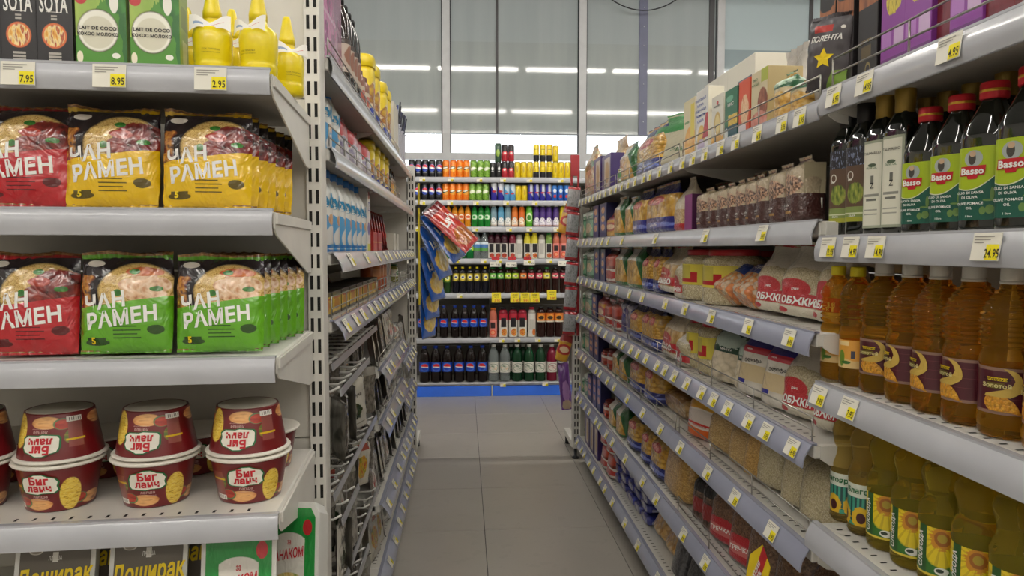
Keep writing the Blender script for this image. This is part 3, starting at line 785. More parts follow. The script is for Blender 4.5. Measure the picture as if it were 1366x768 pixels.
CAN['bluesilver'] = mk_can(canp('can_bluesilver', '23249A', lambda p: (p.put(p.m_line(1.4, 1, 1.15), 'C8CAD2'), p.put(p.both(p.m_line(1.4, 1, 1.35), p.m_line(0, -1, -.55)), '23249A'), p.put(p.both(p.m_line(0, 1, .5), p.m_line(-1.5, 0, -.7)), '23249A'), p.ell(.5, .5, .12, .05, 'C8222C'))), h=.158, r=.0275)
CAN['bluesilvertall'] = mk_can(canp('can_bluesilvertall', '2A2298', lambda p: (p.line(1.4, 1, 1.2, 'C8CAD2'), p.ell(.5, .48, .12, .05, 'C8222C'))), h=.178, r=.029)
CAN['lightblue'] = mk_can(canp('can_lightblue', '4C98CC', lambda p: (p.line(1.4, 1, 1.3, 'BCCEDA'), p.ell(.5, .45, .1, .05, 'C8323C'))), h=.152, r=.0285)
CAN['blue'] = mk_can(canp('can_blue', '1A5AB4', lambda p: (p.line(0, 1, .6, '2A74C8'), p.ell(.5, .65, .1, .12, 'DCE4EC', wob=.3), p.ell(.5, .3, .08, .1, 'C8322C', wob=.6))), h=.152, r=.0285)
CAN['bluedark'] = mk_can(canp('can_bluedark', '1C2A5A', lambda p: p.ell(.5, .6, .12, .15, '3A6AB0')), h=.15, r=.0285)

# ---- PET bottles (far rows)
def mk_pet(body, label, cap, h=.24, r=.033, lz=(.3, .62), wide=False, waist=False, lr=1.03):
    n = 20
    prof = [(r * .7, 0), (r * .95, h * .012), (r, h * .05), (r * .97, h * lz[0] * .9), (r, h * lz[0])]
    if waist: prof += [(r * .88, h * (lz[0] + .05)), (r * .88, h * (lz[1] - .06))]
    q = max(lz[1] + .03, .64 if not wide else .72); k = .93 - q
    if wide: prof += [(r, h * lz[1]), (r, h * q), (r * .95, h * (q + k * .4)), (r * .8, h * (q + k * .75)), (r * .6, h * .925), (r * .58, h * .945)]
    else: prof += [(r, h * lz[1]), (r, h * q), (r * .94, h * (q + k * .3)), (r * .76, h * (q + k * .6)), (r * .5, h * (q + k * .85)), (r * .36, h * .92), (r * .36, h * .945)]
    prof = sorted(prof, key=lambda q: q[1])
    g = G().lathe(prof, n)
    c = G().lathe([(r * .42 if not wide else r * .64, h * .93), (r * .43 if not wide else r * .65, h * .985), (r * .38 if not wide else r * .6, h)], 14)
    parts = [('bottle', g.mesh('bottle', body), None, None), ('cap', c.mesh('cap', cap), 0, None)]
    if label: parts.append(('label', G().lathe([(r * lr, h * lz[0]), (r * lr, h * lz[1])], n, cap=False).mesh('label', label), 0, None))
    return Proto(parts, 2 * r, 2 * r, h)
def liq(name, col, trans=0.0, rough=.08): return mat(name, col, rough, coat=.6, trans=trans, ior=1.2)
COLA = liq('cola_liquid', '150A08'); TEA = liq('tea_liquid', '2A0E0A'); GREENP = liq('green_pet', '12582A'); CLEARP = liq('clear_pet', 'C8D2D2', .75)
def lab(name, base, fn): 
    p = Print(name, base, rough=.35, coat=.3); fn(p); return p.done()
colal = lab('label_cola', '123AA8', lambda p: (p.ell(.5, .5, .15, .46, '2A7AE0'), p.ell(.5, .5, .13, .4, '123AA8'), globe(p, .5, .5, .115, .35)))
capd = mat('cap_blue', '1A3FA8', .35); capk = mat('cap_black', '17171B', .35); capw = mat('cap_white', 'DEDCD6', .4); capg = mat('cap_green', '1F7A34', .35); capy = mat('cap_yellow', 'E4CE1E', .35); capo = mat('cap_orange', 'D8742A', .35)
PET = {}
PET['cola_big'] = mk_pet(COLA, colal, capd, .345, .0495, (.3, .56))
PET['cola_mid'] = mk_pet(COLA, colal, capd, .30, .0395, (.34, .6), waist=True)
PET['cola_small'] = mk_pet(COLA, lab('label_cola_s', '17171C', lambda p: globe(p, .5, .5, .15, .4)), capk, .2, .03, (.3, .6))
PET['orange_small'] = mk_pet(liq('orange_liquid', 'D88A1E'), lab('label_orange', 'E07A1E', lambda p: (p.ell(.5, .5, .16, .35, 'F0E4D0', wob=.6), p.ell(.5, .5, .13, .2, 'D85A1A', wob=.5))), capo, .2, .028, (.3, .62))
PET['green_small'] = mk_pet(liq('green_liquid', '1E7A2E'), lab('label_green', '1F8A38', lambda p: (p.ell(.5, .5, .15, .35, 'D8ECD0', wob=.7), p.ell(.46, .5, .09, .2, '2A9A40'))), capg, .2, .028, (.3, .6))
PET['lime_small'] = mk_pet(liq('lime_liquid', '5AA82C'), lab('label_lime', '6AB834', lambda p: (p.ell(.5, .5, .16, .4, 'E4F0C8', wob=.7), p.ell(.5, .45, .1, .25, '3A8A1E'))), capg, .21, .03, (.2, .66), wide=True)
for nm, c, c2 in (('kids_blue', '5AA0C4', 'E8E4DC'), ('kids_grey', '7A98A4', 'E4E0D4'), ('kids_orange', 'D8742A', 'F0DCC0'), ('kids_amber', 'D8661A', 'EAD0A0'), ('kids_purple', '4A2E7A', 'E0D8E4'), ('kids_yellow', 'DCC41C', 'E8DC90')):
    PET[nm] = mk_pet(liq(nm + '_liq', c), lab('label_' + nm, c, lambda p: (p.line(0, -1, -.4, c2, wob=.8), p.ell(.5, .4, .13, .25, p.speck([c, c2, 'FFFFFF', '3A2A20'], 9)), p.rect(-1, 0, 2, .12, p.speck([c, 'D8B49A'], 9)))), capw if nm != 'kids_yellow' else capy, .2, .0285, (.03, .68), wide=True)
PET['lemonlime'] = mk_pet(liq('pet_green_deep', '0F6A2E'), lab('label_lemonlime', '13823A', lambda p: (p.put(p.both(p.m_ell(.47, .5, .13, .36), p.m_line(1, .25, .56)), 'F0F4EC'), p.rect(.4, .6, .58, .74, 'F0F4EC'), p.ell(.63, .3, .06, .2, 'C8DC3A'))), capg, .245, .0345, (.28, .62))
PET['water'] = mk_pet(CLEARP, lab('label_water', '4A7AB8', lambda p: (p.line(0, -1, -.4, '5A9A4A', wob=.5), p.line(0, 1, .75, 'D8E4EC'))), mat('cap_paleblue', 'B8C8D8', .4), .245, .036, (.28, .62))
for nm, c in (('pulp_dark', '3A1420'), ('pulp_red', '7A1E34'), ('pulp_white', 'C8C0B4'), ('pulp_yellow', 'D8C83A'), ('pulp_green', '7A9A4A')):
    PET[nm] = mk_pet(liq(nm + '_liq', c if nm != 'pulp_white' else '9A948A'), lab('label_' + nm, 'D9D5CC', lambda p: ((p.rect(.39, .3, .61, .78, '1C181C'), p.ell(.52, .14, .12, .13, p.speck(['8A1A24', 'C84A2A', c], 12), wob=.4), p.rect(-1, .8, 2, 1, c)) if nm != 'pulp_white' else (p.rect(.4, .2, .6, .8, 'B8B4AC'),))), capk if nm == 'pulp_dark' else capg if nm == 'pulp_green' else capy if nm == 'pulp_yellow' else capk, .235, .0305, (.03, .74), wide=True, waist=False)
PET['pink_juice'] = mk_pet(liq('pink_liquid', 'C8705A'), lab('label_pink', 'E0857A', lambda p: (p.rect(.4, .5, .6, .85, '2A1A1C'), p.ell(.5, .25, .12, .16, 'E85A34'), p.ell(.5, .25, .08, .1, 'F0A07A'))), capo, .235, .0305, (.03, .6), wide=True)
for nm, c, c2 in (('tea_green', '3A9A3A', '8AC85A'), ('tea_lime', '8AB82A', 'C8D83A'), ('tea_yellow', 'D8CC2A', 'F0E868'), ('tea_peach', 'D8622A', 'F0944A'), ('tea_berry', 'B8343E', 'E06A6A'), ('tea_pink', 'A8344A', 'D8606E')):
    PET[nm] = mk_pet(TEA, lab('label_' + nm, c, lambda p: (p.ell(.5, .5, .17, .42, c2, wob=.5), p.ell(.5, .5, .12, .16, 'F0F0D8', wob=.6), p.ell(.52, .48, .06, .1, '2A2A1A'))), capg if 'p' not in nm[4:] else capk, .235, .0315, (.56, .78), wide=True)
PET['lemon_soda'] = mk_pet(liq('lemonsoda_liq', '24401A'), lab('label_lemonsoda', '4A7A1E', lambda p: (p.ell(.5, .5, .14, .4, 'E8D83A'), p.ell(.5, .5, .1, .22, 'F0F0D0'), p.ell(.5, .5, .06, .1, '2A6A2A'))), capg, .24, .0305, (.42, .74))
PET['tonic'] = mk_pet(liq('tonic_liq', '12121E'), lab('label_tonic', '8A7A2A', lambda p: (p.ell(.5, .5, .14, .45, 'E8D24A'), p.ell(.5, .5, .1, .24, 'F0ECD0'), p.ell(.5, .5, .06, .12, '2A3A8A'))), capy, .24, .0305, (.46, .76))
PET['tea_big'] = mk_pet(TEA, lab('label_teabig', 'D8742A', lambda p: (p.ell(.5, .5, .15, .4, 'F09A3A', wob=.4), p.ell(.5, .5, .1, .2, '3A2A1A', wob=.5), p.rect(-1, 0, 2, .15, 'D8D0C0'))), capk, .285, .041, (.5, .8), wide=True)
PET['pulp_big'] = mk_pet(liq('pulpbig_liq', '8A2230'), lab('label_pulpbig', 'D9D5CC', lambda p: (p.line(0, 1, .72, 'B8263A'), p.rect(.4, .42, .6, .82, '1C181C'), p.ell(.52, .2, .11, .16, p.speck(['C82A2A', 'E8A03A', '8A1A24'], 9), wob=.4))), capk, .28, .041, (.02, .8), wide=True)
PET['pulp_white_big'] = mk_pet(liq('pulpwb_liq', 'A8A298'), lab('label_pulpwb', 'D9D5CC', lambda p: (p.rect(.42, .3, .58, .75, 'C0BCB2'), p.ell(.6, .2, .08, .14, 'D8762A'))), mat('cap_red', 'B8263A', .4), .28, .037, (.02, .8), wide=True)
lemo = lambda nm, c, c2: lab('label_' + nm, 'D9D6CC', lambda p: (p.ell(.5, .5, .16, .38, c2), p.ell(.5, .5, .145, .34, 'D9D6CC'), p.ell(.5, .48, .12, .26, p.speck([c, 'E8E4D8', c2], 7), wob=.5)))
PET['soda_clear'] = mk_pet(CLEARP, lemo('soda_clear', 'D8963A', '3A6A3A'), capw, .345, .0475, (.25, .53))
PET['soda_green'] = mk_pet(liq('soda_green_liq', '0E3A20'), lemo('soda_green', '2A6A3A', '2A5A3A'), capw, .345, .0475, (.25, .53))
PET['soda_red'] = mk_pet(liq('soda_red_liq', '7A1430'), lemo('soda_red', 'C83A4A', '8A2A3A'), capw, .345, .0475, (.25, .53))
PET['soda_dark'] = mk_pet(liq('soda_dark_liq', '3A121C'), lemo('soda_dark', 'D8963A', '8A2A3A'), capw, .345, .0455, (.25, .53))

# ---- soft bags (pasta, rice, beans): full at the bottom, pinched at the top
def bag_fn(w, d, h, seed, top=.25, wr=.006, pinch=.012, neck=1.0):
    def dims(t):
        k = max(0.0, (t - (1 - top)) / top)
        b = d / 2 * (1 - .93 * (k * k * (3 - 2 * k))) * (1 - .25 * max(0, .06 - t) / .06)
        a = w / 2 * (1 + .06 * math.sin(math.pi * min(1, t * 1.25)) ) * (1 - (1 - neck) * k) * (1 - .12 * max(0, .05 - t) / .05)
        return a, max(b, .003), k
    def front(x, z, off=0.0):
        a, b, k = dims(z / h); q = min(.985, abs(x / a))
        n = mnoise.noise(Vector((x * 22 + seed, z * 22, 1.7)))
        return (x, -(b * (1 - q ** 3.2) ** (1 / 3.2) + n * wr * (.4 + k * .8) + .35 * wr * k * math.sin(x * 90 / (.3 + w * 4) + seed)) - off, z)
    def pt(u, v):
        t = 2 * math.pi * (u - .5); a, b, k = dims(v)
        c, s = math.sin(t), -math.cos(t); e = (abs(c) ** 3.2 + abs(s) ** 3.2) ** (1 / 3.2)
        x, y, z = a * c / e, b * s / e, v * h
        n = mnoise.noise(Vector((x * 22 + seed, z * 22, 1.7 if y < 0 else 4.0)))
        y += (-1 if s < 0 else 1) * (n * wr * (.4 + k * .8) + .35 * wr * k * math.sin(x * 90 / (.3 + w * 4) + seed)) * abs(s / e)
        x += .004 * mnoise.noise(Vector((seed, z * 25, c * 2)))
        return (x, y, z)
    return pt, front
def mk_bag(w, d, h, film, letter=None, seed=0, top=.3, wr=.006, neck=.86, seal=None, part='bag', fold=0.0):
    pt, front = bag_fn(w, d, h, seed, top, wr, neck=neck)
    g = G(); g.surf(pt, 28, 18, 0, uvf=lambda u, v: (((math.sin(2 * math.pi * (u - .5)) * .62) * .5 + .5 if .25 <= u <= .75 else (1.25 - u if u > .75 else -.25 + u) if 0 else (math.sin(2 * math.pi * (u - .5)) * .62) * .5 + .5), v))
    n = 28; g.add([pt(i / n, 0) for i in range(n)], [tuple(range(n - 1, -1, -1))], 0)
    a = w / 2 * neck
    s = G(); s.surf(lambda u, v: ((u - .5) * 2 * a * (1 + .06 * v), .004 * math.sin(u * 22 + seed) * v + fold * v * .02, h - .004 + .02 * v), 16, 2)
    parts = [(part, g.mesh(part, film), None, None), ('seal', s.mesh('seal', seal or film), 0, None)]
    if letter:
        lg = G(); letter(lg, lambda x, z: front(x, z, .0025)); parts.append(('lettering', lettering(lg, [WHT, BLK, GRN, REDP, YEL, BLU]), 0, None))
    return Proto(parts, w, d, h)
def film(name, grain, stretch=(1, 1, 1), sc=90, bands=(), top=None, topv=.72, bump=.5, badge=None, extra=None, rough=.3, base='C8B48A', wr=0):
    p = Print(name, base, rough=rough, coat=.85, wrinkle=0); p.crinkle = .7
    p.put(1.0, p.cells(grain, sc, stretch, bump))
    if top: p.put(p.m_line(0, 1, topv, wob=.12), top if isinstance(top, str) else p.speck(list(top), 6))
    for v0, v1, c in bands: p.rect(-1, v0, 2, v1, c)
    if extra: extra(p)
    return p.done()
PASTA = ['B8862A', 'D8A83E', 'E4BC58', 'C8962F']
RICE = ['B8AC88', 'CABF9C', 'D8CEB0', 'C0B490']
BULG = ['A8803E', 'C49A52', 'D8B26A', 'B88E48']
BUCK = ['5A4030', '7A5A42', '8A6A50', '6A4A38']
BAG = {}
def rb(p): # blue pasta bag: round red badge at the pinched top
    p.ell(.5, .68, .17, .1, 'B0242C', wob=.2); p.ell(.5, .68, .12, .06, 'D87A6A', wob=.5); p.ell(.5, .16, .3, .06, '6A78C0', wob=.9, wsc=14)
BAG['penne_blue'] = mk_bag(.16, .10, .24, film('film_penne', PASTA, (1, 1, .3), 62, [(-.1, .32, '20277C')], '1E2260', .8, .9, extra=rb), lambda g, f: g.text('Bella', .022, .0, .032, f, 0, .01, shear=.3), 1, .36)
BAG['fusilli_blue'] = mk_bag(.15, .10, .23, film('film_fusilli', PASTA, (1, .6, 1), 75, [(-.1, .3, '1C2470')], '1E2260', .84, .9, extra=rb), lambda g, f: g.text('Bella', .02, .0, .03, f, 0, .01, shear=.3), 2, .36)
BAG['shells_blue'] = mk_bag(.15, .11, .24, film('film_shells', PASTA, (1, 1, 1), 55, [(-.1, .3, '1C2470')], '1E2260', .86, .9, extra=rb), lambda g, f: g.text('Bella', .02, .0, .03, f, 0, .01, shear=.3), 3, .34)
def gw(p): p.rect(.0, .0, 1, .1, '2A6A2E'); p.line(1.6, .3, 1.28, '1E5A2A')
BAG['pasta_green'] = mk_bag(.13, .08, .24, film('film_pastagreen', PASTA, (1, 1, .4), 70, [], 'D9D4C4', .7, .6, extra=gw), None, 4, .3)
def rl(p):
    m = p.m_rect(-1, .14, 2, .32); p.put(m, 'BE222A'); p.ell(.42, .38, .2, .14, 'BE222A'); p.ell(.3, .07, .1, .04, 'BE222A')
BAG['rice_red'] = mk_bag(.16, .11, .27, film('film_ricered', RICE, (1, 1, .6), 330, [(-.1, .13, 'D8D0BC')], 'D6CEC0', .66, .35, extra=rl), lambda g, f: (g.text('ОБЖКИ', .036, .0, .045, f, 0, .045, sx=.8), g.text('рис', .014, -.012, .098, f, 0, .02)), 5, .45, .008)
BAG['pasta_red'] = mk_bag(.15, .10, .25, film('film_pastared', ['B89050', 'D0AA66', 'DEC088'], (1, 1, .4), 70, [(-.1, .12, 'D8D0BC')], 'D2C4A8', .6, .6, extra=rl), lambda g, f: (g.text('ЯМБО', .038, .0, .042, f, 0, .045, sx=.8), g.text('паста', .013, -.012, .092, f, 0, .02)), 6, .5, .008)
def bl(p): p.ell(.55, .2, .4, .22, 'B2222C', wob=.5); p.ell(.5, .21, .3, .08, 'C86A66', wob=.8)
BAG['buck_red'] = mk_bag(.14, .10, .25, film('film_buckred', BUCK, (1, 1, 1), 170, [], '9A8470', .74, .35, extra=bl), lambda g, f: g.text('ГРЕЧКА', .022, .0, .05, f, 0, .03, rot=8), 7, .4, .006)
BAG['buck_plain'] = mk_bag(.16, .11, .27, film('film_buck', BUCK, (1, 1, 1), 170, [], None, .8, .35), None, 8, .4, .009)
BAG['rice_plain'] = mk_bag(.16, .11, .27, film('film_rice', RICE, (1, 1, .6), 330, [], None, .8, .35), None, 9, .35, .01)
BAG['bulgur'] = mk_bag(.15, .11, .26, film('film_bulgur', BULG, (1, 1, 1), 210, [], None, .8, .35), None, 10, .4, .01)
BAG['bulgur_tan'] = mk_bag(.15, .11, .26, film('film_millet', ['B0905A', 'C8A870', 'D4B884'], (1, 1, 1), 210, [], 'B49A6A', .8, .3), None, 11, .45, .008)
def og(p): p.put(p.m_line(0, -1, -.42), 'D8641E'); p.put(p.m_line(.5, 1, 1.0), 'E4C01E'); p.ell(.5, .42, .38, .22, 'E4DCD0'); p.ell(.5, .42, .33, .19, 'D4C8BC'); p.rect(.0, .28, 1, .32, 'C8342A')
BAG['orange_rice'] = mk_bag(.13, .08, .23, film('film_orangerice', ['E4A01E', 'E8B02A'], (1, 1, 1), 20, [], None, .8, 0.05, extra=og), lambda g, f: g.text('БАСМАТИ', .011, .0, .06, f, 3, .02), 12, .3)
def dg(p): p.rect(-1, .5, 2, .95, '173F2C'); p.ell(.5, .72, .25, .14, 'A8B8AC', wob=1.2, wsc=14)
BAG['green_flour'] = mk_bag(.13, .09, .25, film('film_greenflour', ['D4C8AE', 'E2D8C2'], (1, 1, 1), 40, [], None, .8, .1, extra=dg), lambda g, f: g.text('МАКФА', .012, .0, .135, f, 0, .02), 13, .3)
def wb(p):
    p.rect(-1, .74, 2, 1.1, '2E2A86'); p.rect(-1, .66, 2, .76, 'C22A3C'); p.rect(.12, .22, .8, .48, 'C8B48C'); p.rect(.1, .17, .4, .23, '2A2A8A')
BAG['white_blue'] = mk_bag(.13, .09, .26, film('film_whiteblue', ['D6D2CA', 'E2DED6'], (1, 1, 1), 15, [], None, .8, .05, extra=wb), lambda g, f: (g.text('ელიტა', .018, .0, .138, f, 1, .02, rot=4), g.text('NEW', .009, -.02, .183, f, 0, .02)), 14, .3)
def bn(p):
    p.rect(-1, -.1, 2, .47, '43211C'); p.ell(.5, .62, .26, .17, p.cells(['3A241C', 'C8A084', 'D8B69A', 'B88A6C', '4A2E24'], 200, (1, 1, .6), .3), wob=.5); p.rect(.28, .93, .42, 1.0, '8A7A62')
    p.rect(.1, .16, .6, .2, 'B88A3A'); p.ell(.12, .08, .04, .03, 'C82A3A')
beanf = film('film_bean', ['B4A48A', 'BEB096'], (1, 1, 1), 12, [], None, .8, .05, extra=bn)
BAG['bean'] = mk_bag(.095, .075, .215, beanf, lambda g, f: (g.text('ФАСОЛЬ', .011, -.012, .058, f, 0, .01), g.text('пёстрая', .008, -.014, .048, f, 0, .0)), 15, .14, .004)
def beanside():
    g = G().box(-.0005, .0005, -.03, .03, .10, .205).box(-.0008, .0006, -.022, .022, .05, .085, 1)
    return g
BAG['purple_tall'] = mk_box(.05, .06, .21, mat('purple_card', '8A3A7A', .4), mat('purple_card_dark', '4A1E44', .4))
def gp(p): p.rect(-1, -.1, 2, .66, '1D5A38'); p.rect(.2, .1, .75, .6, '6A9A76'); p.ell(.5, .35, .2, .16, 'C8B890', wob=.4); p.ell(.5, .84, .4, .1, 'C8D0C0', wob=1.0)
BAG['green_pack'] = mk_bag(.13, .09, .20, film('film_greenpack', ['2A6A44', '7AA084', 'C8D0C0'], (1, 1, 1), 25, [], None, .8, .1, extra=gp), None, 16, .2)
def bb(p):
    p.put(1.0, '2B2C66'); p.rect(.15, .25, .85, .9, '3E4488')
    for k in range(3): p.ell(.5, .3 + .25 * k, .26, .1, p.speck(['D8A86A', 'C88A5A', 'E8D4B0'], 9), wob=.4)
bbp = Print('box_blue', '2B2C66', rough=.35, coat=.2); bb(bbp); bbp = bbp.done()
BOXB = mk_box(.10, .06, .20, bbp, mat('box_blue_side', '23244F', .4))
bpp = Print('box_purple', '46306C', rough=.35, coat=.2); bpp.rect(.3, .1, .9, .9, 'C8B8A8'); bpp.ell(.6, .5, .2, .3, p.speck(['8A5A2A', 'D8B070'], 9) if 0 else 'B08A5A'); bpp = bpp.done()
BOXP = mk_box(.10, .07, .21, bpp, mat('box_purple_side', '3A2860', .4))
def tm(p): p.rect(-1, .05, 2, .42, 'D8D0C4'); p.ell(.5, .24, .4, .14, 'B82A22', wob=.8); p.ell(.5, .7, .4, .2, 'B8402A')
BAG['tomato'] = mk_bag(.10, .07, .19, film('film_tomato', ['8A2A1A', 'B0442A'], (1, 1, 1), 20, [], '5A1A14', .85, .1, extra=tm), None, 17, .25)
def yr(p): p.rect(-1, -.1, 2, .7, 'D8A01E'); p.ell(.5, .45, .32, .2, 'B82A22'); p.ell(.5, .45, .2, .12, 'E8C8A0')
BAG['yellow_red'] = mk_bag(.10, .07, .17, film('film_yellowred', ['C8901A', 'D8A83A'], (1, 1, 1), 20, [], '8A1A1A', .75, .1, extra=yr), None, 18, .25)
BAG['nest'] = mk_bag(.17, .11, .24, film('film_nest', ['C49A58', 'D8B478', 'E0C490', 'A87E42'], (1, 1, 1), 40, [], None, .8, 1.0), None, 19, .4, .014)
BAG['onion_orange'] = mk_bag(.13, .08, .20, film('film_orange_net', ['D87A3A', 'E8A05A', 'D8C8B0'], (1, 1, 1), 60, [(.5, .85, '24408A')], None, .9, .5), lambda g, f: g.text('СУП', .02, 0, .12, f, 0, .02), 20, .3)
def bk(p): p.rect(-1, .66, 2, 1.1, '1C1A1C'); p.ell(.5, .36, .3, .16, '8A2A2A', wob=.5)
BAG['dark_bean'] = mk_bag(.11, .07, .20, film('film_darkbean', ['4A3A32', '6A5648', '8A7260', '3A2A24'], (1, 1, 1), 80, [], None, .8, .4, extra=bk), None, 21, .2)
BAG['blue_pasta'] = mk_bag(.12, .08, .20, film('film_bluepasta', ['1E2678', '2C369A', 'D0D4E4', '1A2068'], (1, .5, 1), 40, [], '161A4A', .85, .25), None, 22, .25, .01)
def gk(p): p.ell(.5, .66, .24, .1, '3A6A2E', wob=.6)
BAG['cracker'] = mk_bag(.12, .09, .21, film('film_cracker', ['C8A070', 'D8B88C', 'B87A54', 'C8C09A'], (1, 1, 1), 60, [], None, .9, .6, extra=gk), None, 23, .35, .01, neck=.35)
BAG['croissant'] = mk_bag(.16, .11, .25, film('film_croissant', ['C8A878', 'D4B890', 'B89468'], (1, 1, 1), 22, [], None, .9, .8), None, 24, .4, .012, neck=.7)
def kf(p): p.line(-.25, 1, .5, '1F7A2E'); p.rect(.0, .2, .75, .62, 'B0A888'); p.ell(.3, .45, .1, .06, '3A7A3A', wob=.6)
BAG['kraft_green'] = mk_bag(.19, .10, .27, film('film_kraft', ['A8A084', 'B4AC90'], (1, 1, 1), 14, [], None, .9, .05, extra=kf), lambda g, f: g.text('ЭЛИТ', .022, .02, .07, f, 2, .02, rot=-6), 25, .3, .008)
def pg(p): p.rect(-1, .72, 2, 1.1, '1E5A34'); p.ell(.5, .88, .3, .12, 'A8C4A8', wob=1.1, wsc=13); p.ell(.5, .36, .38, .3, p.speck(['A8742A', 'D8A84A', 'E8CC88'], 9), wob=.2)
BAG['green_orange'] = mk_bag(.09, .07, .17, film('film_greenorange', ['C8B48A', 'D4C49C'], (1, 1, 1), 30, [], None, .9, .1, extra=pg), None, 26, .15, .004)
def cl(p): p.rect(-1, .05, 2, .1, 'B8202A')
BAG['long_red'] = mk_bag(.13, .10, .26, film('film_longred', ['C8A878', 'D4BA8E'], (1, 1, 1), 120, [(-.1, .14, 'B8222A')], ('D0C4A8', 'D8CCB4'), .42, .3), None, 27, .5, .008, neck=.5)
BAG['grey_red'] = mk_bag(.13, .09, .19, film('film_greyred', ['3A3A3E', '5A5A5E', '4A4A50'], (1, 1, 1), 120, [(.78, 1.1, 'B0202A')], None, .9, .3), None, 28, .3, .006)
# cereal and flour boxes on the top shelf
def bx(name, base, fn, side, w=.07, d=.05, h=.2, letter=None):
    p = Print(name, base, rough=.4, coat=.2); fn(p); return mk_box(w, d, h, p.done(), mat(name + '_side', side, .45), None, letter)
BX = {}
BX['cream'] = bx('bx_cream', 'D4C8A0', lambda p: (p.ell(.6, .25, .5, .28, p.speck(['D8922A', 'E8B84A'], 5)), p.rect(.62, .35, .95, .9, 'D8C43A'), p.rect(.1, .6, .5, .64, '6A8A4A')), 'D8D0BC')
BX['white_blue'] = bx('bx_whiteblue', 'DCDAD4', lambda p: (p.ell(.45, .24, .32, .2, 'D8B04A', wob=.3), p.ell(.45, .1, .3, .12, 'B8A8C0'), p.put(p.both(p.m_line(1.4, -1, .55), p.m_rect(-1, .22, 2, .6)), 'B02A34')), 'DAD4C0', h=.23, letter=lambda g, f: [g.text(t, .013, -.008, .19 - k * .019, f, 5, .01) for k, t in enumerate(('РИСОВАЯ', 'МУКА', 'ОБЫЧНАЯ', 'PREMIUM', 'КАША'))])
BX['big_white'] = bx('bx_bigwhite', 'D8D4C6', lambda p: (p.rect(.7, .55, .95, .8, '5A5A6A'), [p.rect(.1 + k * .2, 0, .104 + k * .2, 1, 'C0BCAE') for k in range(4)]), 'D2CCBC', w=.3, d=.12, h=.26)
BX['cream_red'] = bx('bx_creamred', 'DAD6C8', lambda p: (p.ell(.5, .42, .28, .26, 'C8A85A', wob=.15), p.ell(.5, .42, .2, .2, 'E0CC8A'), p.line(0, -1, -.2, 'D8A23A', wob=.6), p.ell(.5, .85, .09, .04, 'B82A30')), 'D8D2C0', letter=lambda g, f: g.text('МАКФА', .009, 0, .155, f, 1, .02))
BX['green_teal'] = bx('bx_greenteal', '1F6A48', lambda p: (p.rect(.3, .3, 1, .5, p.speck(['C8A02A', 'E4C85A'], 9)), p.rect(-1, 0, 2, .3, '24505A'), p.ell(.15, .16, .14, .12, 'D8DCD4'), p.ell(.4, .82, .3, .06, '6AA88A', wob=.8)), '1A4A3A', letter=lambda g, f: g.text('РИС', .016, .0, .135, f, 0, .02))
BX['red_orange'] = bx('bx_redorange', 'D2502E', lambda p: (p.ell(.55, .45, .36, .28, p.speck(['D8A87A', 'E8C8A0', 'C8642A'], 7), wob=.5), p.ell(.3, .12, .4, .12, 'D8D0D4', wob=.5), p.rect(-1, 0, 2, .06, '8A2A3A')), 'C8401E')
BX['beige_cereal'] = bx('bx_beige', 'CDBf9A'.upper(), lambda p: (p.ell(.72, .42, .3, .27, p.speck(['6A3A24', '8A4A34', 'A86A4A'], 6), wob=.1), p.ell(.5, .16, .5, .16, p.speck(['C86A5A', 'D8A090'], 6), wob=.3), p.rect(.62, .78, 1, 1, 'A8B03A'), p.rect(.0, .0, 1, .06, 'D8D4C4')), 'BDA878', w=.08, h=.22, letter=lambda g, f: [g.text(t, .013, -.014, .185 - k * .018, f, 2, .01) for k, t in enumerate(('BIO', 'КАША'))])
BX['black_copper'] = bx('bx_blackcopper', '231D1E', lambda p: (p.put(p.m_rect(-1, .52, 2, .74), p.speck(['6A3A24', 'A8663A', '8A5030'], 3)), p.ell(.5, .76, .55, .1, '231D1E', wob=.3), p.rect(.2, .3, .7, .302, 'B89A5A'), p.rect(.2, .18, .7, .26, '5A4A2A'), p.ell(.55, .1, .14, .05, '8A7A4A'), p.ell(.55, .1, .1, .03, '231D1E')), '1C1718', w=.075, d=.07, h=.28)
BX['purple_gold'] = bx('bx_purplegold', '8A3A96', lambda p: (p.ell(.5, .5, .32, .09, p.speck(['8A7A1E', 'D8C44A', 'B8A02A'], 14), wob=.9), p.rect(.15, .72, .85, .76, 'C89AD0'), p.rect(.15, .66, .7, .69, 'C89AD0'), p.rect(.05, .2, .45, .3, 'B074BC'), p.rect(.55, .18, .95, .32, 'C8A8CC'), p.rect(-1, 0, 2, .12, '6A2A74')), '742E80', w=.085, d=.07, h=.26)
BX['wine_red'] = bx('bx_winered', '6A1A24', lambda p: (p.put(.6, p.speck(['5A141C', '7A2430', '6A1A24'], 5)), p.rect(.1, .5, .9, .52, '8A4A44')), '58141C', w=.09, d=.07, h=.26)

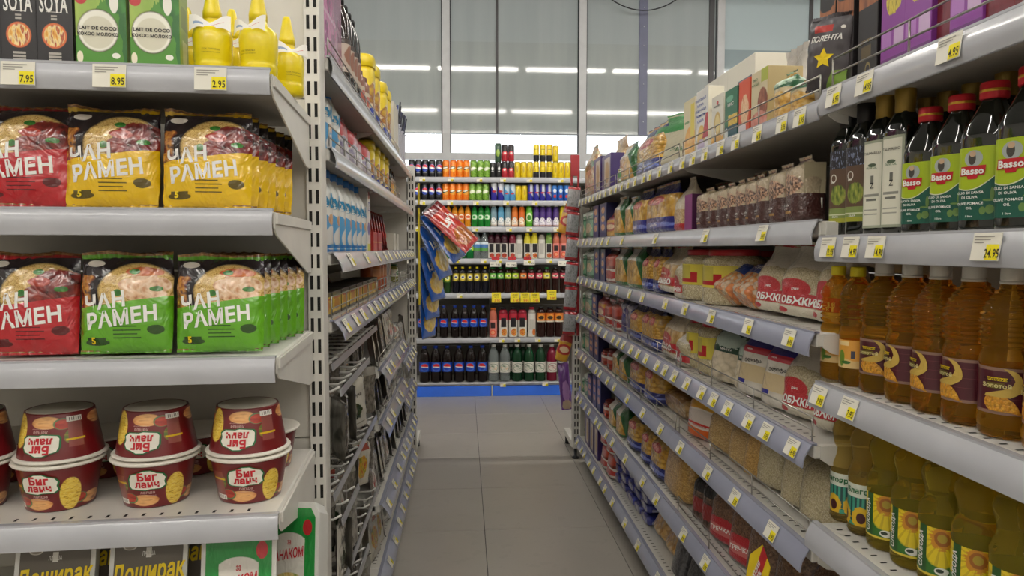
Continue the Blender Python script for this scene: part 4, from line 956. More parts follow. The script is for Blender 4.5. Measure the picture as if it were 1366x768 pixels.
# doypack with a star
def pol(p): p.put(1.0, '4A4548'); p.rect(.2, .8, .62, .9, 'A8281E'); p.ell(.85, .84, .05, .025, 'D8D4CC'); p.put(p.both(p.m_line(1.2, -.8, .62), p.m_line(0, -1, -.26)), '7A9A3A')
def pol_letter(g, f):
    g.text('ПОЛЕНТА', .018, 0, .118, f, 0, .03, sx=.85, shear=.1)
    st = [((.026 if k % 2 == 0 else .0125) * math.sin(math.pi * k / 5), .076 + (.026 if k % 2 == 0 else .0125) * math.cos(math.pi * k / 5)) for k in range(10)]
    for k in range(10): g.shape([st[k], (0, .076), st[(k + 1) % 10]], f, 4)
polp = Print('film_polenta', '4A4548', rough=.5, coat=.2); pol(polp); BAG['polenta'] = mk_pillow(.105, .175, .035, polp.done(), mat('polenta_back', '4A4548', .5), pol_letter, 29)
BAG['silver'] = mk_bag(.11, .05, .18, film('film_silver', ['B8B4AC', 'C4C0B8'], (1, 1, 1), 10, [], None, .9, 0.0, rough=.3), None, 30, .5, .006)

# ---- jars
def mk_jar(w, h, bodym, labm, lidm, lz=(.3, .72), dents=True):
    r = w / 2
    g = G().lathe([(r * .85, 0), (r * .98, .006), (r, .02), (r, h * lz[0] - .006), (r * .97, h * lz[0]), (r * .97, h * lz[1]), (r, h * lz[1] + .008), (r * .97, h * .82), (r * .8, h * .89), (r * .72, h * .9)], 32)
    lid = G().lathe([(r * .78, h * .88), (r * .8, h * .89), (r * .8, h * .985), (r * .76, h)], 28)
    l = G().lathe([(r * .985, h * lz[0] + .002), (r * .985, h * lz[1] - .002)], 32, cap=False)
    return Proto([('jar', g.mesh('jar', bodym), None, None), ('lid', lid.mesh('lid', lidm), 0, 'lid'), ('label', l.mesh('label', labm), 0, None)], w, w, h)
oat = Print('jar_oats', 'C8B890', rough=.12, coat=1.0); oat.put(1.0, oat.cells(RICE, 330, (1, 1, .6), .2)); oat = oat.done()
jl = Print('jar_label', 'D8C84A', rough=.4, coat=.3)
for c in (.25, .75): jl.rect(c - .12, .12, c + .25, .62, 'B8242C'); jl.rect(c - .0, .3, c + .2, .95, 'BDB04A'); jl.ell(c - .09, .5, .05, .36, 'C8342C'); jl.ell(c - .09, .5, .035, .25, 'E8D8C8', wob=.8)
jl.rect(-1, 0, 2, .1, 'D8C84A')
jl = jl.done()
redlid = mat('lid_red', 'B8242C', .35, coat=.3)
JAR = {'oat': mk_jar(.15, .22, oat, jl, redlid)}
JAR['green'] = mk_jar(.085, .12, mat('jar_olive', '8A8A3A', .1, coat=.8), lab('jar_olive_label', 'D0CCB8', lambda p: p.ell(.5, .5, .12, .35, '3A8A3A', wob=.6)), mat('lid_green', '2A5A2A', .4))
JAR['red'] = mk_jar(.10, .17, mat('jar_tomato', '8A2A1A', .1, coat=.8), lab('jar_tomato_label', '7A2A1E', lambda p: (p.rect(-1, .55, 2, .95, 'D0C8BC'), p.ell(.5, .3, .2, .25, 'A8442A'))), mat('lid_dark', '6A2018', .4))
JAR['amber'] = mk_jar(.09, .16, mat('jar_amber', 'A8522A', .1, coat=.8), lab('jar_amber_label', 'B8602E', lambda p: p.rect(.3, .2, .7, .8, 'C88A5A')), mat('lid_black', '3A2A24', .4))
# ------------------------------------------------------------------ bottled oils
def cylmap(r, off=.0015): return lambda x, z: ((r + off) * math.sin(x / r), -(r + off) * math.cos(x / r), z)
def sqpt(r, t, sq, z):
    c, q = math.sin(t), -math.cos(t); e = (abs(c) ** sq + abs(q) ** sq) ** (1 / sq); return (r * c / e, r * q / e, z)
def curved(poly, fn, g, mi, step=.006):
    """a label patch given as a list of (z, xl, xr) rows, laid over a curved front"""
    for (za, la, ra), (zb, lb, rb_) in zip(poly[:-1], poly[1:]):
        n = max(1, int((max(ra, rb_) - min(la, lb)) / step))
        for k in range(n):
            a, b = k / n, (k + 1) / n
            g.add([fn(la + (ra - la) * a, za), fn(la + (ra - la) * b, za), fn(lb + (rb_ - lb) * b, zb), fn(lb + (rb_ - lb) * a, zb)], [(0, 1, 2, 3)], mi, None, True)
def ellrows(cx, cz, rx, rz, n=10):
    return [(cz + rz * math.sin(math.pi * (k / n - .5)), cx - rx * math.cos(math.pi * (k / n - .5)) - 1e-5, cx + rx * math.cos(math.pi * (k / n - .5)) + 1e-5) for k in range(n + 1)]
CORNOIL = mat('corn_oil', 'FABC3C', .04, trans=.92, ior=1.22)
SUNOIL = mat('sunflower_oil', 'F2D858', .04, trans=.88, ior=1.16)
PALEOIL = mat('pale_oil', 'E6C870', .04, trans=.86, ior=1.16)
DARKGL = mat('dark_green_glass', '0E120C', .05, coat=1.0)
OLIVGL = mat('olive_bottle_glass', '15160F', .05, coat=1.0)
# corn oil: ribbed dome, waist, straight label zone
def ribs(r0, z0, r1, z1, n, amp=.0028):
    o = []
    for k in range(n * 3 + 1):
        t = k / (n * 3); rr = r0 + (r1 - r0) * math.sin(t * math.pi / 2) if r1 > r0 else r0 + (r1 - r0) * (1 - math.cos(t * math.pi / 2))
        o.append((rr + (amp if k % 3 == 0 else -amp * .6 if k % 3 == 1 else 0), z0 + (z1 - z0) * t))
    return o
H = .285; r = .0425
prof = [(r * .72, .004), (r * .82, 0), (r * .95, .004), (r, .014), (r, .036), (r * .965, .040), (r * .965, .119), (r, .123), (r * 1.01, .130), (r * .93, .139), (r * .90, .146), (r * .93, .151)]
prof += ribs(r * .98, .155, r * .98, .19, 4) + ribs(r * .98, .195, r * .36, .252, 6, .0022) + [(r * .33, .256), (r * .33, .262)]
body = G().lathe(prof, 40).mesh('bottle', CORNOIL)
cap = G().lathe([(r * .40, .258), (r * .41, .262), (r * .41, .279), (r * .37, .283)], 28).mesh('cap', mat('cap_offwhite', 'D2CFC6', .4))
ring = G().lathe([(r * .42, .254), (r * .43, .255), (r * .43, .259), (r * .40, .2595)], 28).mesh('neck_ring', mat('cap_offwhite', 'D2CFC6', .4))
lp = Print('corn_label', '4E1420', rough=.35, coat=.4)
for k in range(4): lp.rect(.6 + .09 * k, .3, .602 + .09 * k, .85, '6A2A34')
lp.rect(-1, .93, 2, 1, '8A6A5A'); lp.rect(-1, 0, 2, .07, '8A6A5A')
for zz in (.34, .56, .78): lp.rect(.55, zz, .95, zz + .012, '6A2E36')
g = G().lathe([(r * .975, .041), (r * .975, .118)], 40, cap=False)
corn = Print('corn_cob', 'D89A22', rough=.4, coat=.2); corn.put(1.0, corn.cells(['C88A1E', 'E0A62E', 'D89420'], 260, (1, 1, .8), .4)); corn = corn.done()
q = G(); cm0 = cylmap
def cylmap(rr, off=.0015): return (lambda f: (lambda x, z: f(x * 1.12, .041 + (z - .035) * 1.07)))(cm0(rr, off))
fm = cylmap(r * .975)
curved([(.036, .026, .028), (.04, -.012, .024), (.048, -.019, .021), (.056, -.020, .016), (.063, -.016, .007), (.066, -.008, .0)], fm, q, 0)
sw = [(.062, -.019, .012), (.066, -.017, .018), (.070, -.006, .023), (.074, .004, .026), (.080, .014, .027), (.088, .017, .026), (.096, .014, .023), (.102, .009, .018), (.106, .004, .008)]
curved(sw, cylmap(r * .975, .002), q, 1)
hole = [(.070, .012, .0125), (.075, .008, .016), (.082, .0175, .019)]
curved([(.087, -.014, .008), (.092, -.016, .009)], cylmap(r * .975, .0024), q, 2); curved([(.075, -.016, .0), (.084, -.016, .006)], cylmap(r * .975, .0024), q, 3)
q2 = G(); f2 = cylmap(r * .975, .003)
cylmap = cm0 if 0 else cylmap
q2.text('Золотой', .0085, -.004, .0765, f2, 0, .03); q2.text('кукурузное', .0055, -.004, .088, f2, 1, .02)
CORN = Proto([('bottle', body, None, None), ('cap', cap, 0, 'off white screw cap'), ('neck_ring', ring, 0, None), ('label', g.mesh('label', lp.done()), 0, None),
              ('corn_print', q.mesh('corn_print', [corn, mat('swirl_gold', 'C8A850', .4), YEL, mat('label_olive', '6A5A1A', .5)]), 3, None),
              ('lettering', q2.mesh('lettering', [mat('pale_gold', 'D8CC8A', .4), BLK]), 3, None)], 2 * r, 2 * r, H)
cylmap = cm0
# smaller oil with yellow cap
H = .255; r = .034
prof = [(r * .8, 0), (r * .95, .004), (r, .014), (r * .97, .022), (r, .03), (r * .97, .038), (r * .97, .1), (r, .105), (r * 1.02, .115), (r * .93, .124), (r * .9, .13)] + ribs(r * .96, .136, r * .96, .19, 5) + ribs(r * .96, .195, r * .36, .232, 3, .0008) + [(r * .36, .238)]
ylp = Print('yellow_oil_label', 'D89A3A', rough=.4, coat=.3); ylp.line(0, -1, -.3, 'D8B87A', wob=.3)
ylp.ell(.42, .35, .035, .3, '6A8A2A', wob=.4); ylp.ell(.47, .2, .05, .06, '3A6A2A', wob=.5); ylp.rect(.52, .35, .56, .62, '3A3A4A'); ylp.rect(.38, .8, .5, .95, 'E0C48A')
YOIL = Proto([('bottle', G().lathe(prof, 32).mesh('bottle', CORNOIL), None, None), ('cap', G().lathe([(r * .44, .234), (r * .45, .238), (r * .45, .252), (r * .42, .255)], 24).mesh('cap', mat('cap_lemon', 'DCCB1E', .35)), 0, 'yellow screw cap'),
              ('label', G().lathe([(r * .985, .039), (r * .985, .099)], 32, cap=False).mesh('label', ylp.done()), 0, None)], 2 * r, 2 * r, H)
# sunflower oil with sunflower label and waist
H = .27; r = .043
prof = [(r * .75, .003), (r * .85, 0), (r * .97, .006), (r, .016), (r * .98, .024), (r * .98, .118), (r * 1.02, .124), (r * 1.02, .142), (r * .95, .150), (r * .82, .160), (r * .78, .172), (r * .82, .185), (r * .93, .198), (r * .96, .208), (r * .9, .219), (r * .7, .231), (r * .42, .243), (r * .33, .25), (r * .33, .256)]
slp = Print('sunflower_label', 'E2C81A', rough=.38, coat=.3)
ang = slp.op('ARCTAN2', slp.op('SUBTRACT', slp.v, .80), slp.op('MULTIPLY', slp.op('SUBTRACT', slp.u, .53), 2.97))
pet = slp.op('SINE', slp.op('MULTIPLY', ang, 17.0)); slp.put(slp.op('MULTIPLY', slp.op('GREATER_THAN', pet, .55), .6), 'B89A10')
slp.ell(.53, .80, .075, .22, 'C8861C', wob=.9, wsc=22); slp.ell(.53, .80, .05, .15, '9A5A14', wob=.4, wsc=22); slp.ell(.53, .81, .03, .09, 'A89028')
slp.put(slp.both(slp.no(slp.m_ell(.53, .85, .17, .62, wob=.25, wsc=14)), slp.m_line(0, -1, -.4)), '2F6A24'); slp.rect(-1, 0, 2, .05, 'D8C03A')
slp.ell(.53, .14, .045, .08, 'E4E4DC', wob=.6); slp.ell(.52, .15, .025, .04, '2A3A2A', wob=.7); slp.put(slp.m_rect(.36, .04, .43, 1), '2F5A2A')
slp.put(slp.m_rect(.0, 0, .30, 1), '2F5A2A'); slp.put(slp.m_rect(.72, 0, 1, 1), '2F5A2A')
q2 = G(); fb = cylmap(r * .985)
q2.text('СЛОБОДА', .0135, -.0265, .07, fb, 0, .03, rot=90, sx=.95, shear=.1)
grip = G().lathe([(r * .80, .163), (r * .79, .172), (r * .83, .185), (r * .93, .196)], 24, cap=False)
SUN = Proto([('bottle', G().lathe(prof, 36).mesh('bottle', SUNOIL), None, None), ('cap', G().lathe([(r * .40, .252), (r * .41, .256), (r * .41, .27), (r * .38, .273)], 24).mesh('cap', mat('cap_lemon', 'DCCB1E', .35)), 0, None),
             ('label', G().lathe([(r * .99, .026), (r * .99, .117)], 40, cap=False).mesh('label', slp.done()), 0, None), ('lettering', q2.mesh('lettering', [WHT]), 2, None)], 2 * r, 2 * r, .273)
H = .255; r = .033
prof = [(r * .85, 0), (r, .008), (r * .97, .02), (r * .97, .11), (r, .115), (r * 1.02, .13), (r * .8, .15), (r * .74, .165), (r * .9, .19), (r * .94, .2), (r * .8, .216), (r * .4, .232), (r * .36, .238)]
blp = Print('blago_label', 'D6DACB', rough=.4, coat=.2)
blp.rect(-1, .0, 2, .68, '3E9A82'); blp.put(blp.op('MULTIPLY', blp.m_rect(-1, .1, 2, .68), blp.op('GREATER_THAN', blp.op('SINE', blp.op('MULTIPLY', blp.u, 130.0)), .1)), '1F4A48')
for c in (.3, .5, .7): blp.ell(c, .2, .09, .26, 'E0B422', wob=.6, wsc=18); blp.ell(c, .19, .045, .13, '4A1A1E')
q2 = G(); fb = cylmap(r * .985); q2.text('Благояр', .0155, .0, .09, fb, 2, .03)
BLAGO = Proto([('bottle', G().lathe(prof, 32).mesh('bottle', PALEOIL), None, None), ('cap', G().lathe([(r * .44, .234), (r * .45, .25), (r * .42, .254)], 20).mesh('cap', mat('cap_green2', '3A8A3A', .35)), 0, None),
               ('label', G().lathe([(r * .99, .021), (r * .99, .109)], 36, cap=False).mesh('label', blp.done()), 0, None), ('lettering', q2.mesh('lettering', [WHT, BLK, GRN]), 2, None)], 2 * r, 2 * r, .254)
# Basso: squared dark bottle, red and gold cap
H = .265; r = .0375; SQ = 3.6
prof = [(r * .9, 0), (r * .98, .003), (r, .01), (r, .165), (r * .97, .175), (r * .85, .19), (r * .6, .212), (r * .42, .23), (r * .38, .236), (r * .38, .243)]
def sqmap(off): return lambda x, z: (lambda p: (p[0], p[1] - off, p[2]))((x, -r * (max(0, 1 - abs(min(.99, abs(x) / r)) ** SQ)) ** (1 / SQ), z))
q = G(); top, bot, W = .150, .022, r * .93
curved([(bot, -W, W), (.08, -W, W), (.085, -W, W), (.095, -W, W), (.11, -W, W)], sqmap(.0008), q, 0)
def arc(x): return .076 + .022 * (x / W + .35) ** 2 * .8
n = 14
for k in range(n):
    a, b = -W + 2 * W * k / n, -W + 2 * W * (k + 1) / n; f = sqmap(.0014)
    q.add([f(a, arc(a)), f(b, arc(b)), f(b, top), f(a, top)], [(0, 1, 2, 3)], 1)
    f = sqmap(.0016); q.add([f(a, arc(a) - .002), f(b, arc(b) - .002), f(b, arc(b)), f(a, arc(a))], [(0, 1, 2, 3)], 5)
curved(ellrows(-.004, .130, .0145, .0145), sqmap(.0018), q, 2); curved(ellrows(-.006, .130, .006, .011), sqmap(.0022), q, 6); curved(ellrows(-.005, .138, .005, .005), sqmap(.0025), q, 7)
curved([(.1, -.026, .014), (.117, -.024, .016)], sqmap(.0024), q, 3); curved([(.094, -.012, .002), (.1, -.014, .004)], sqmap(.0022), q, 3)
curved(ellrows(.022, .04, .006, .008), sqmap(.0018), q, 4); curved(ellrows(.012, .038, .005, .007), sqmap(.0018), q, 4); curved(ellrows(.025, .066, .0025, .012), sqmap(.0018), q, 4); curved(ellrows(.02, .056, .008, .002), sqmap(.0018), q, 4)
q2 = G(); f = sqmap(.0034); q2.text('Basso', .0165, -.005, .1025, f, 0, .035, sx=.92)
for t, z, s in (('OLIO DI SANSA', .0062, .068), ('DI OLIVA', .0062, .06), ('OLIVE POMACE', .0062, .049), ('OIL', .0062, .041), ('1 litre', .005, .027)): q2.text(t, z, -.008, s, f, 0, .02)
cap = G().lathe([(r * .52, .236), (r * .54, .238), (r * .54, .247), (r * .545, .2475), (r * .545, .252), (r * .54, .2525), (r * .54, .263), (r * .5, .266)], 32, [0, 0, 0, 1, 1, 0, 0])
BASSO = Proto([('bottle', G().lathe(prof, 40, 0, SQ).mesh('bottle', OLIVGL), None, None), ('cap', cap.mesh('cap', [REDP, mat('cap_gold', 'C89A2E', .3, metal=.5)]), 0, 'red and gold cap'),
               ('label', q.mesh('label', [mat('label_teal', '1F5A4A', .4), mat('label_lime', 'A8BE22', .4), mat('label_grey', 'A8B0AC', .4), REDP, mat('olive_print', '6A8A4A', .4), mat('cream_line', 'D8DCC0', .4), mat('figure_dark', '4A4640', .5), mat('figure_skin', 'C8A88A', .5)]), 0, None),
               ('lettering', q2.mesh('lettering', [WHT]), 2, None)], 2 * r, 2 * r, H)
# tall square bottles with cream labels and gold caps; dark capped ones with olive labels
def mk_tall(capm, lab_, letter, H=.285, r=.030, lz=(.015, .185), glass=None):
    SQ = 4.0
    prof = [(r * .92, 0), (r, .004), (r, .19), (r * .95, .2), (r * .7, .218), (r * .5, .23), (r * .46, .236), (r * .46, .25)]
    def mp(off): return lambda x, z: (x, -r * (max(0, 1 - min(.99, abs(x) / r) ** SQ)) ** (1 / SQ) - off, z)
    q = G(); W = r * .86
    q.surf(lambda u, v: mp(.001)(-W + 2 * W * u, lz[0] + (lz[1] - lz[0]) * v), 12, 2)
    q2 = G(); letter(q2, mp(.002))
    cap = G().lathe([(r * .58, .228), (r * .6, .232), (r * .6, H - .03), (r * .63, H - .028), (r * .63, H - .003), (r * .58, H)], 24)
    return Proto([('bottle', G().lathe(prof, 36, 0, SQ).mesh('bottle', glass or DARKGL), None, None), ('cap', cap.mesh('cap', capm), 0, None), ('label', q.mesh('label', lab_), 0, None), ('lettering', q2.mesh('lettering', [WHT, BLK, GRN, REDP, YEL]), 2, None)], 2 * r, 2 * r, H)
p = Print('cream_label', '9AA08A', rough=.5); p.rect(.07, .03, .93, .97, 'D6D4C2'); p.rect(.45, .5, .6, .6, '6A6A62'); p.ell(.5, .72, .2, .02, '4A5A44'); p.rect(.15, .36, .85, .39, '8A8A80'); p.rect(.25, .31, .75, .335, '6A6A62'); p.rect(.15, .2, .8, .215, '9A9A8E'); p.rect(.15, .15, .8, .165, '9A9A8E')
TALLW = mk_tall(mat('cap_brass', '9A7E34', .35, metal=.4), p.done(), lambda g, f: (g.text('TALIMARKO', .0075, 0, .158, f, 1, .0), g.text('OLIVE OIL', .006, 0, .13, f, 2, .01), g.text('Z', .016, .002, .092, f, 1, .0)))
p = Print('olive_label', '5A4230', rough=.45, coat=.2); p.rect(-1, .75, 2, 1, '23222A'); p.put(p.both(p.m_rect(-1, .75, 2, 1), p.op('GREATER_THAN', p.noise(14), .58)), '7A86A0'); p.ell(.35, .62, .16, .06, 'D8D4C8'); p.ell(.35, .62, .12, .045, '5A4230'); p.ell(.6, .38, .4, .14, p.speck(['3A4A1E', '7A8A34', 'A8A84A'], 7), wob=.6); p.rect(-1, 0, 2, .2, '7A8A4A'); p.rect(-1, .1, 2, .12, 'C8CCA8'); p.rect(-1, .0, 2, .06, '9A9A2A')
TALLB = mk_tall(mat('cap_dark', '1C1A1C', .35), p.done(), lambda g, f: (g.text('BIO', .006, -.008, .112, f, 0, .01), g.text('OLIVA', .006, 0, .04, f, 0, .01)), .27, .029, (.03, .18))

# ---- goods of the left gondola
p = Print('milk_bottle', 'DCDCD6', rough=.35, coat=.3); p.put(p.both(p.m_line(-.6, -1, -.72), p.m_line(0, 1, -.1)), '5AA0D0'); p.put(p.m_ell(.5, .18, .12, .16, wob=.3), 'E2E0DA'); p.ell(.5, .42, .07, .07, p.speck(['B8743A', 'E8C8A0'], 9)); p.rect(-1, .06, 2, .1, '2A74B8'); p.rect(-1, .0, 2, .04, '2A74B8')
mb = p.done()
def mk_milk(capm, letter, lm):
    h, r = .255, .042
    g = G().lathe([(r * .9, 0), (r, .006), (r, .16), (r * .95, .175), (r * .7, .2), (r * .45, .225), (r * .4, .232)], 28, 0, 3.0)
    q = G(); letter(q, lambda x, z: (x, -r * (max(0, 1 - min(.99, abs(x) / r) ** 3)) ** (1 / 3) - .0015, z))
    return Proto([('bottle', g.mesh('bottle', mb), None, None), ('cap', G().lathe([(r * .44, .228), (r * .47, .23), (r * .47, .25), (r * .42, .255)], 20).mesh('cap', capm), 0, 'blue cap'), ('lettering', q.mesh('lettering', lm), 0, None)], 2 * r, 2 * r, h)
sky = mat('ink_sky', '2A8AB8', .4)
MILK = mk_milk(mat('cap_skyblue', '3A7CC8', .35), lambda g, f: (g.text('აბა', .05, 0, .135, f, 0, .06), g.text('რძე', .014, 0, .018, f, 0, .02)), [sky])
p = Print('kefir_carton', 'D8D6D0', rough=.35, coat=.3); p.rect(-1, .0, 2, .12, 'C8C83A'); p.ell(.4, .35, .4, .1, '1E2A8A'); p.rect(.3, .62, .8, .76, '2A2A9A'); p.ell(.5, .86, .3, .06, 'C83A4A', wob=.5)
KEFIR = mk_box(.07, .07, .24, p.done(), mat('kefir_side', 'D2CFC8', .4), None, lambda g, f: g.text('КИ', .03, 0, .155, f, 0, .04), cap=mat('cap_navy', '1E1E6A', .35))
p = Print('pink_wrap', 'C87AA8', rough=.25, coat=.8, wrinkle=.4, wscale=25); p.put(.5, p.speck(['B86A98', 'D890B8', 'C87AA8'], 5))
for a, b in ((.2, .3), (.5, .25), (.8, .3), (.3, .65), (.65, .65), (.9, .7)): p.ell(a, b, .09, .13, 'A04A86', wob=.4)
p.rect(-1, .48, 2, .52, 'D8A8C4')
PINK = mk_box(.30, .20, .25, p.done(), mat('pink_side', 'C47CA6', .3, coat=.6), bev=.02, part='wrapped_pack')
p = Print('cocoa_tin', 'E4C81A', rough=.35, coat=.3); p.put(p.m_ell(.5, .45, .2, .3, wob=.4), p.speck(['C8A02A', '8A4A24', 'E8D8B0', 'D8B41C'], 6)); p.ell(.45, .16, .14, .13, '2A3A9A', wob=.5); p.ell(.55, .6, .1, .06, 'C8322A', wob=.6)
cm = p.done()
TIN = Proto([('tub', G().lathe([(.048, 0), (.05, .005), (.048, .07), (.05, .13), (.047, .15)], 28, 0, 2.6, sy=.75).mesh('tub', cm), None, None), ('lid', G().lathe([(.05, .148), (.052, .15), (.052, .172), (.047, .18)], 28, 0, 2.6, sy=.75).mesh('lid', mat('lid_yellow', 'E6CC14', .3, coat=.3)), 0, 'yellow lid')], .1, .075, .18)
p = Print('brown_jar', '8A5A48', rough=.3, coat=.5); p.rect(-1, .1, 2, .6, 'B8A08A'); p.ell(.5, .4, .2, .2, 'C87A7A', wob=.5)
BROWNJ = mk_jar(.085, .14, p.done(), lab('brown_jar_label', 'C8B8A0', lambda p: p.ell(.5, .5, .16, .3, 'B85A4A', wob=.6)), mat('lid_brown', '7A4A3A', .4), (.1, .62))
bottle_dark = mat('sauce_dark', '2A1E1A', .1, coat=.9)
SAUCE = mk_pet(bottle_dark, lab('sauce_label', 'B8A898', lambda p: (p.ell(.5, .5, .15, .3, '8A5A44', wob=.5), p.rect(-1, .85, 2, 1, '3A2A24'))), capk, .27, .03, (.2, .55))
WBOX = mk_box(.1, .09, .2, mat('white_carton', 'CFC9BB', .5), mat('white_carton_side', 'C6C0B2', .5))
SUGAR = mk_bag(.12, .09, .21, film('film_sugar', ['D8D4D0', 'E0DCD8'], (1, 1, 1), 20, [], None, .9, .1, extra=lambda p: (p.put(p.both(p.m_ell(.5, .62, .5, .3, wob=1.0), p.m_line(0, 1, .45)), 'C0343A'), p.ell(.5, .3, .4, .2, p.speck(['D8D4D0', '5A4A7A'], 12), wob=.6))), None, 31, .35, .01)
p = Print('brown_wrap', '3A201A', rough=.25, coat=.8, wrinkle=.4); p.ell(.5, .5, .35, .3, p.speck(['5A2A20', '8A4A34', 'A87A5A'], 6), wob=.6); p.rect(-1, .85, 2, .92, 'C8A82A')
BROWNP = mk_pillow(.10, .20, .03, p.done(), mat('brown_back', '44241C', .3, coat=.6), None, 3)
p = Print('red_sachet', 'A82A26', rough=.25, coat=.8, wrinkle=.3); p.rect(.2, .1, .8, .3, 'D8A83A'); p.line(0, 1, .75, '7A1A1A')
REDS = mk_pillow(.09, .17, .018, p.done(), mat('red_sachet_back', '9A2A22', .3, coat=.6), None, 4)
p = Print('red_box_print', 'B0241E', rough=.35, coat=.3); p.rect(-1, .45, 2, .5, 'D8A83A'); p.ell(.5, .25, .3, .15, 'C84A3A')
REDB = mk_box(.13, .09, .10, p.done(), mat('red_box_side', 'A0201C', .4))
p = Print('yellow_sachet_box', '2A2420', rough=.35, coat=.4); p.rect(-1, .12, 2, .82, 'D8B41E'); p.ell(.5, .45, .3, .25, 'C87A2A', wob=.5); p.rect(.1, .68, .9, .76, 'B83A2A')
YBOX = mk_box(.13, .10, .075, p.done(), mat('yellow_box_side', '3A3428', .5))
p = Print('dark_sachet', '1E1A18', rough=.25, coat=.8, wrinkle=.5); p.ell(.5, .5, .3, .2, '4A3A2A', wob=.6)
DARKS = mk_pillow(.11, .13, .03, p.done(), mat('dark_sachet_back', '1A1716', .3, coat=.7), None, 6)
p = Print('box_window', 'D4CEC2', rough=.35, coat=.5); p.rect(.15, .15, .85, .75, '8A4A3A'); p.rect(.3, .78, .7, .92, 'A85A5A')
WINB = mk_box(.08, .05, .16, p.done(), mat('box_window_side', 'C8C2B4', .5))
# hanging spice sachets with a punched header
def mk_sachet(key, base, fn, letter=None, w=.09, h=.135):
    p = Print('sachet_' + key, base, rough=.2, coat=.8, wrinkle=.35, wscale=35); fn(p)
    pr = mk_pillow(w, h, .014, p.done(), mat('sachet_back_' + key, '5E5A52', .3, coat=.7), letter, len(key), .006)
    return pr
SACH = {}
SACH['grey'] = mk_sachet('grey', '5A564E', lambda p: (p.put(.7, p.speck(['38342E', '6A655A', '8A8478'], 9)), p.rect(-1, .82, 2, 1.1, '8A877E')))
SACH['white'] = mk_sachet('white', 'B8B4A8', lambda p: (p.ell(.5, .35, .24, .16, '24361E', wob=1.0, wsc=12), p.rect(.1, .1, .9, .12, '8A8678')), lambda g, f: g.text('PAMAJARI', .011, 0, .088, f, 1, .01))
SACH['oval'] = mk_sachet('oval', '4A443C', lambda p: (p.put(.6, p.speck(['3A342E', '6A6254'], 10)), p.ell(.5, .5, .34, .42, 'A83A2A'), p.ell(.5, .5, .32, .40, 'C8C2AC'), p.ell(.5, .3, .09, .13, 'C8702A', wob=.4)), lambda g, f: (g.text('ПЕРЕЦ', .012, 0, .088, f, 1, .01), g.text('молотый', .008, 0, .076, f, 1, .0)))
SACH['red'] = mk_sachet('red', '7A7468', lambda p: (p.put(.7, p.speck(['4A443C', '8A8478', '5A3A30'], 10)), p.ell(.45, .4, .25, .3, 'C8C4B8'), p.ell(.45, .42, .14, .18, 'A82A24', wob=.8)))
SACH['pale'] = mk_sachet('pale', 'C0BAA8', lambda p: (p.ell(.5, .4, .3, .25, p.speck(['A8321E', 'C8A02A', '5A7A2A'], 8), wob=.6), p.rect(.1, .75, .9, .9, '9A4A3A')), None, .11, .16)
# chips
def mk_chips(nm, base, fn, letter): 
    p = Print('chips_' + nm, base, rough=.18, coat=.9, wrinkle=.6, wscale=22); fn(p)
    return mk_pillow(.19, .27, .07, p.done(), mat('chips_foil', '8A8A8E', .25, metal=.7, bump=(30, .4)), letter, 5 + len(nm), .012)
CHIPB = mk_chips('blue', '1C58B4', lambda p: (p.ell(.5, .3, .4, .2, p.speck(['D8A83A', 'E8C860', 'C8902A'], 7), wob=.6), p.put(p.m_line(.4, 1, 1.05), '123A8A')), lambda g, f: g.text("Lay's", .06, 0, .155, f, 0, .05, rot=8))
CHIPR = mk_chips('red', 'A8201E', lambda p: (p.put(.6, p.speck(['8A1A18', 'C8382A', 'D8602A'], 5)), p.ell(.5, .25, .4, .18, p.speck(['C87A2A', '8A3A1A'], 8), wob=.6), p.line(0, 1, .85, '6A1418')), lambda g, f: g.text("Lay's", .06, 0, .15, f, 0, .05, rot=8))
CHIPS = mk_chips('silver', '8C8C8E', lambda p: (p.put(.8, p.speck(['7A7A7C', 'A8A8AA', '6A6A6E'], 6)), p.line(0, -1, -.14, 'A8202A'), p.line(0, 1, .88, 'A8202A')), None)
# ------------------------------------------------------------------ right gondola
def xr(px, py, dep): return YFAR - onplane(px, py, 0, XG + dep).y
def zr(px, py, dep): return onplane(px, py, 0, XG + dep).z
ZNEXT = dict(zip(sorted(ZR.values()), sorted(ZR.values())[1:] + [9]))
def right(pr, name, cat, desc, where, z, pl, prr, pt, dep=.035, lean=0.0, yaw=0.0, minw=.0, dscale=1.0, hz=None, grp=None, up=0.0):
    ym = (pt + onscreen_y(z, prr, dep)) / 2
    a, b = xr(pl, ym, dep), xr(prr, ym, dep)
    a = max(a, .018); b = max(b, a + .03)
    if dep <= .06: dep = max(.012, dep - .02)
    if lean and lean < 20 and pl > 900 and yaw < 20 and z < 1.3: yaw, dep = 24, dep + .022
    w = max(minw, b - a); h = hz or max(.06, zr((pl + prr) / 2, pt, dep) - z)
    if lean < 20: h = min(h, (ZNEXT[z] - .056 - z - up) / 1.02)
    sx, sz = w / pr.w, h / pr.h
    lf = pr.d * dscale / 2 * math.sin(R(max(0, lean)))
    M = M_R @ T((a + b) / 2, dep + pr.d * dscale / 2, z + .0012 + up + lf) @ RX(-lean) @ RZ(yaw) @ SCL(sx, dscale, sz)
    return place(pr, name, cat, desc, where, M, 'far end', grp)
def onscreen_y(z, px, dep):
    # pixel row where the shelf top meets the goods' front plane
    lo, hi = 0, 1200
    for _ in range(40):
        m = (lo + hi) / 2
        if zr(px, m, dep) > z: lo = m
        else: hi = m
    return lo
S = ZR
W = 'on pasta gondola top'
right(BAG['cracker'], 'cracker_bag', 'bag', 'clear bag of mixed crackers tied at the neck', W, S['top'], 773, 797, 200)
right(BAG['croissant'], 'croissant_bag', 'bag', 'clear bag of pale croissants behind purple boxes', W, S['top'], 797, 826, 194, .17)
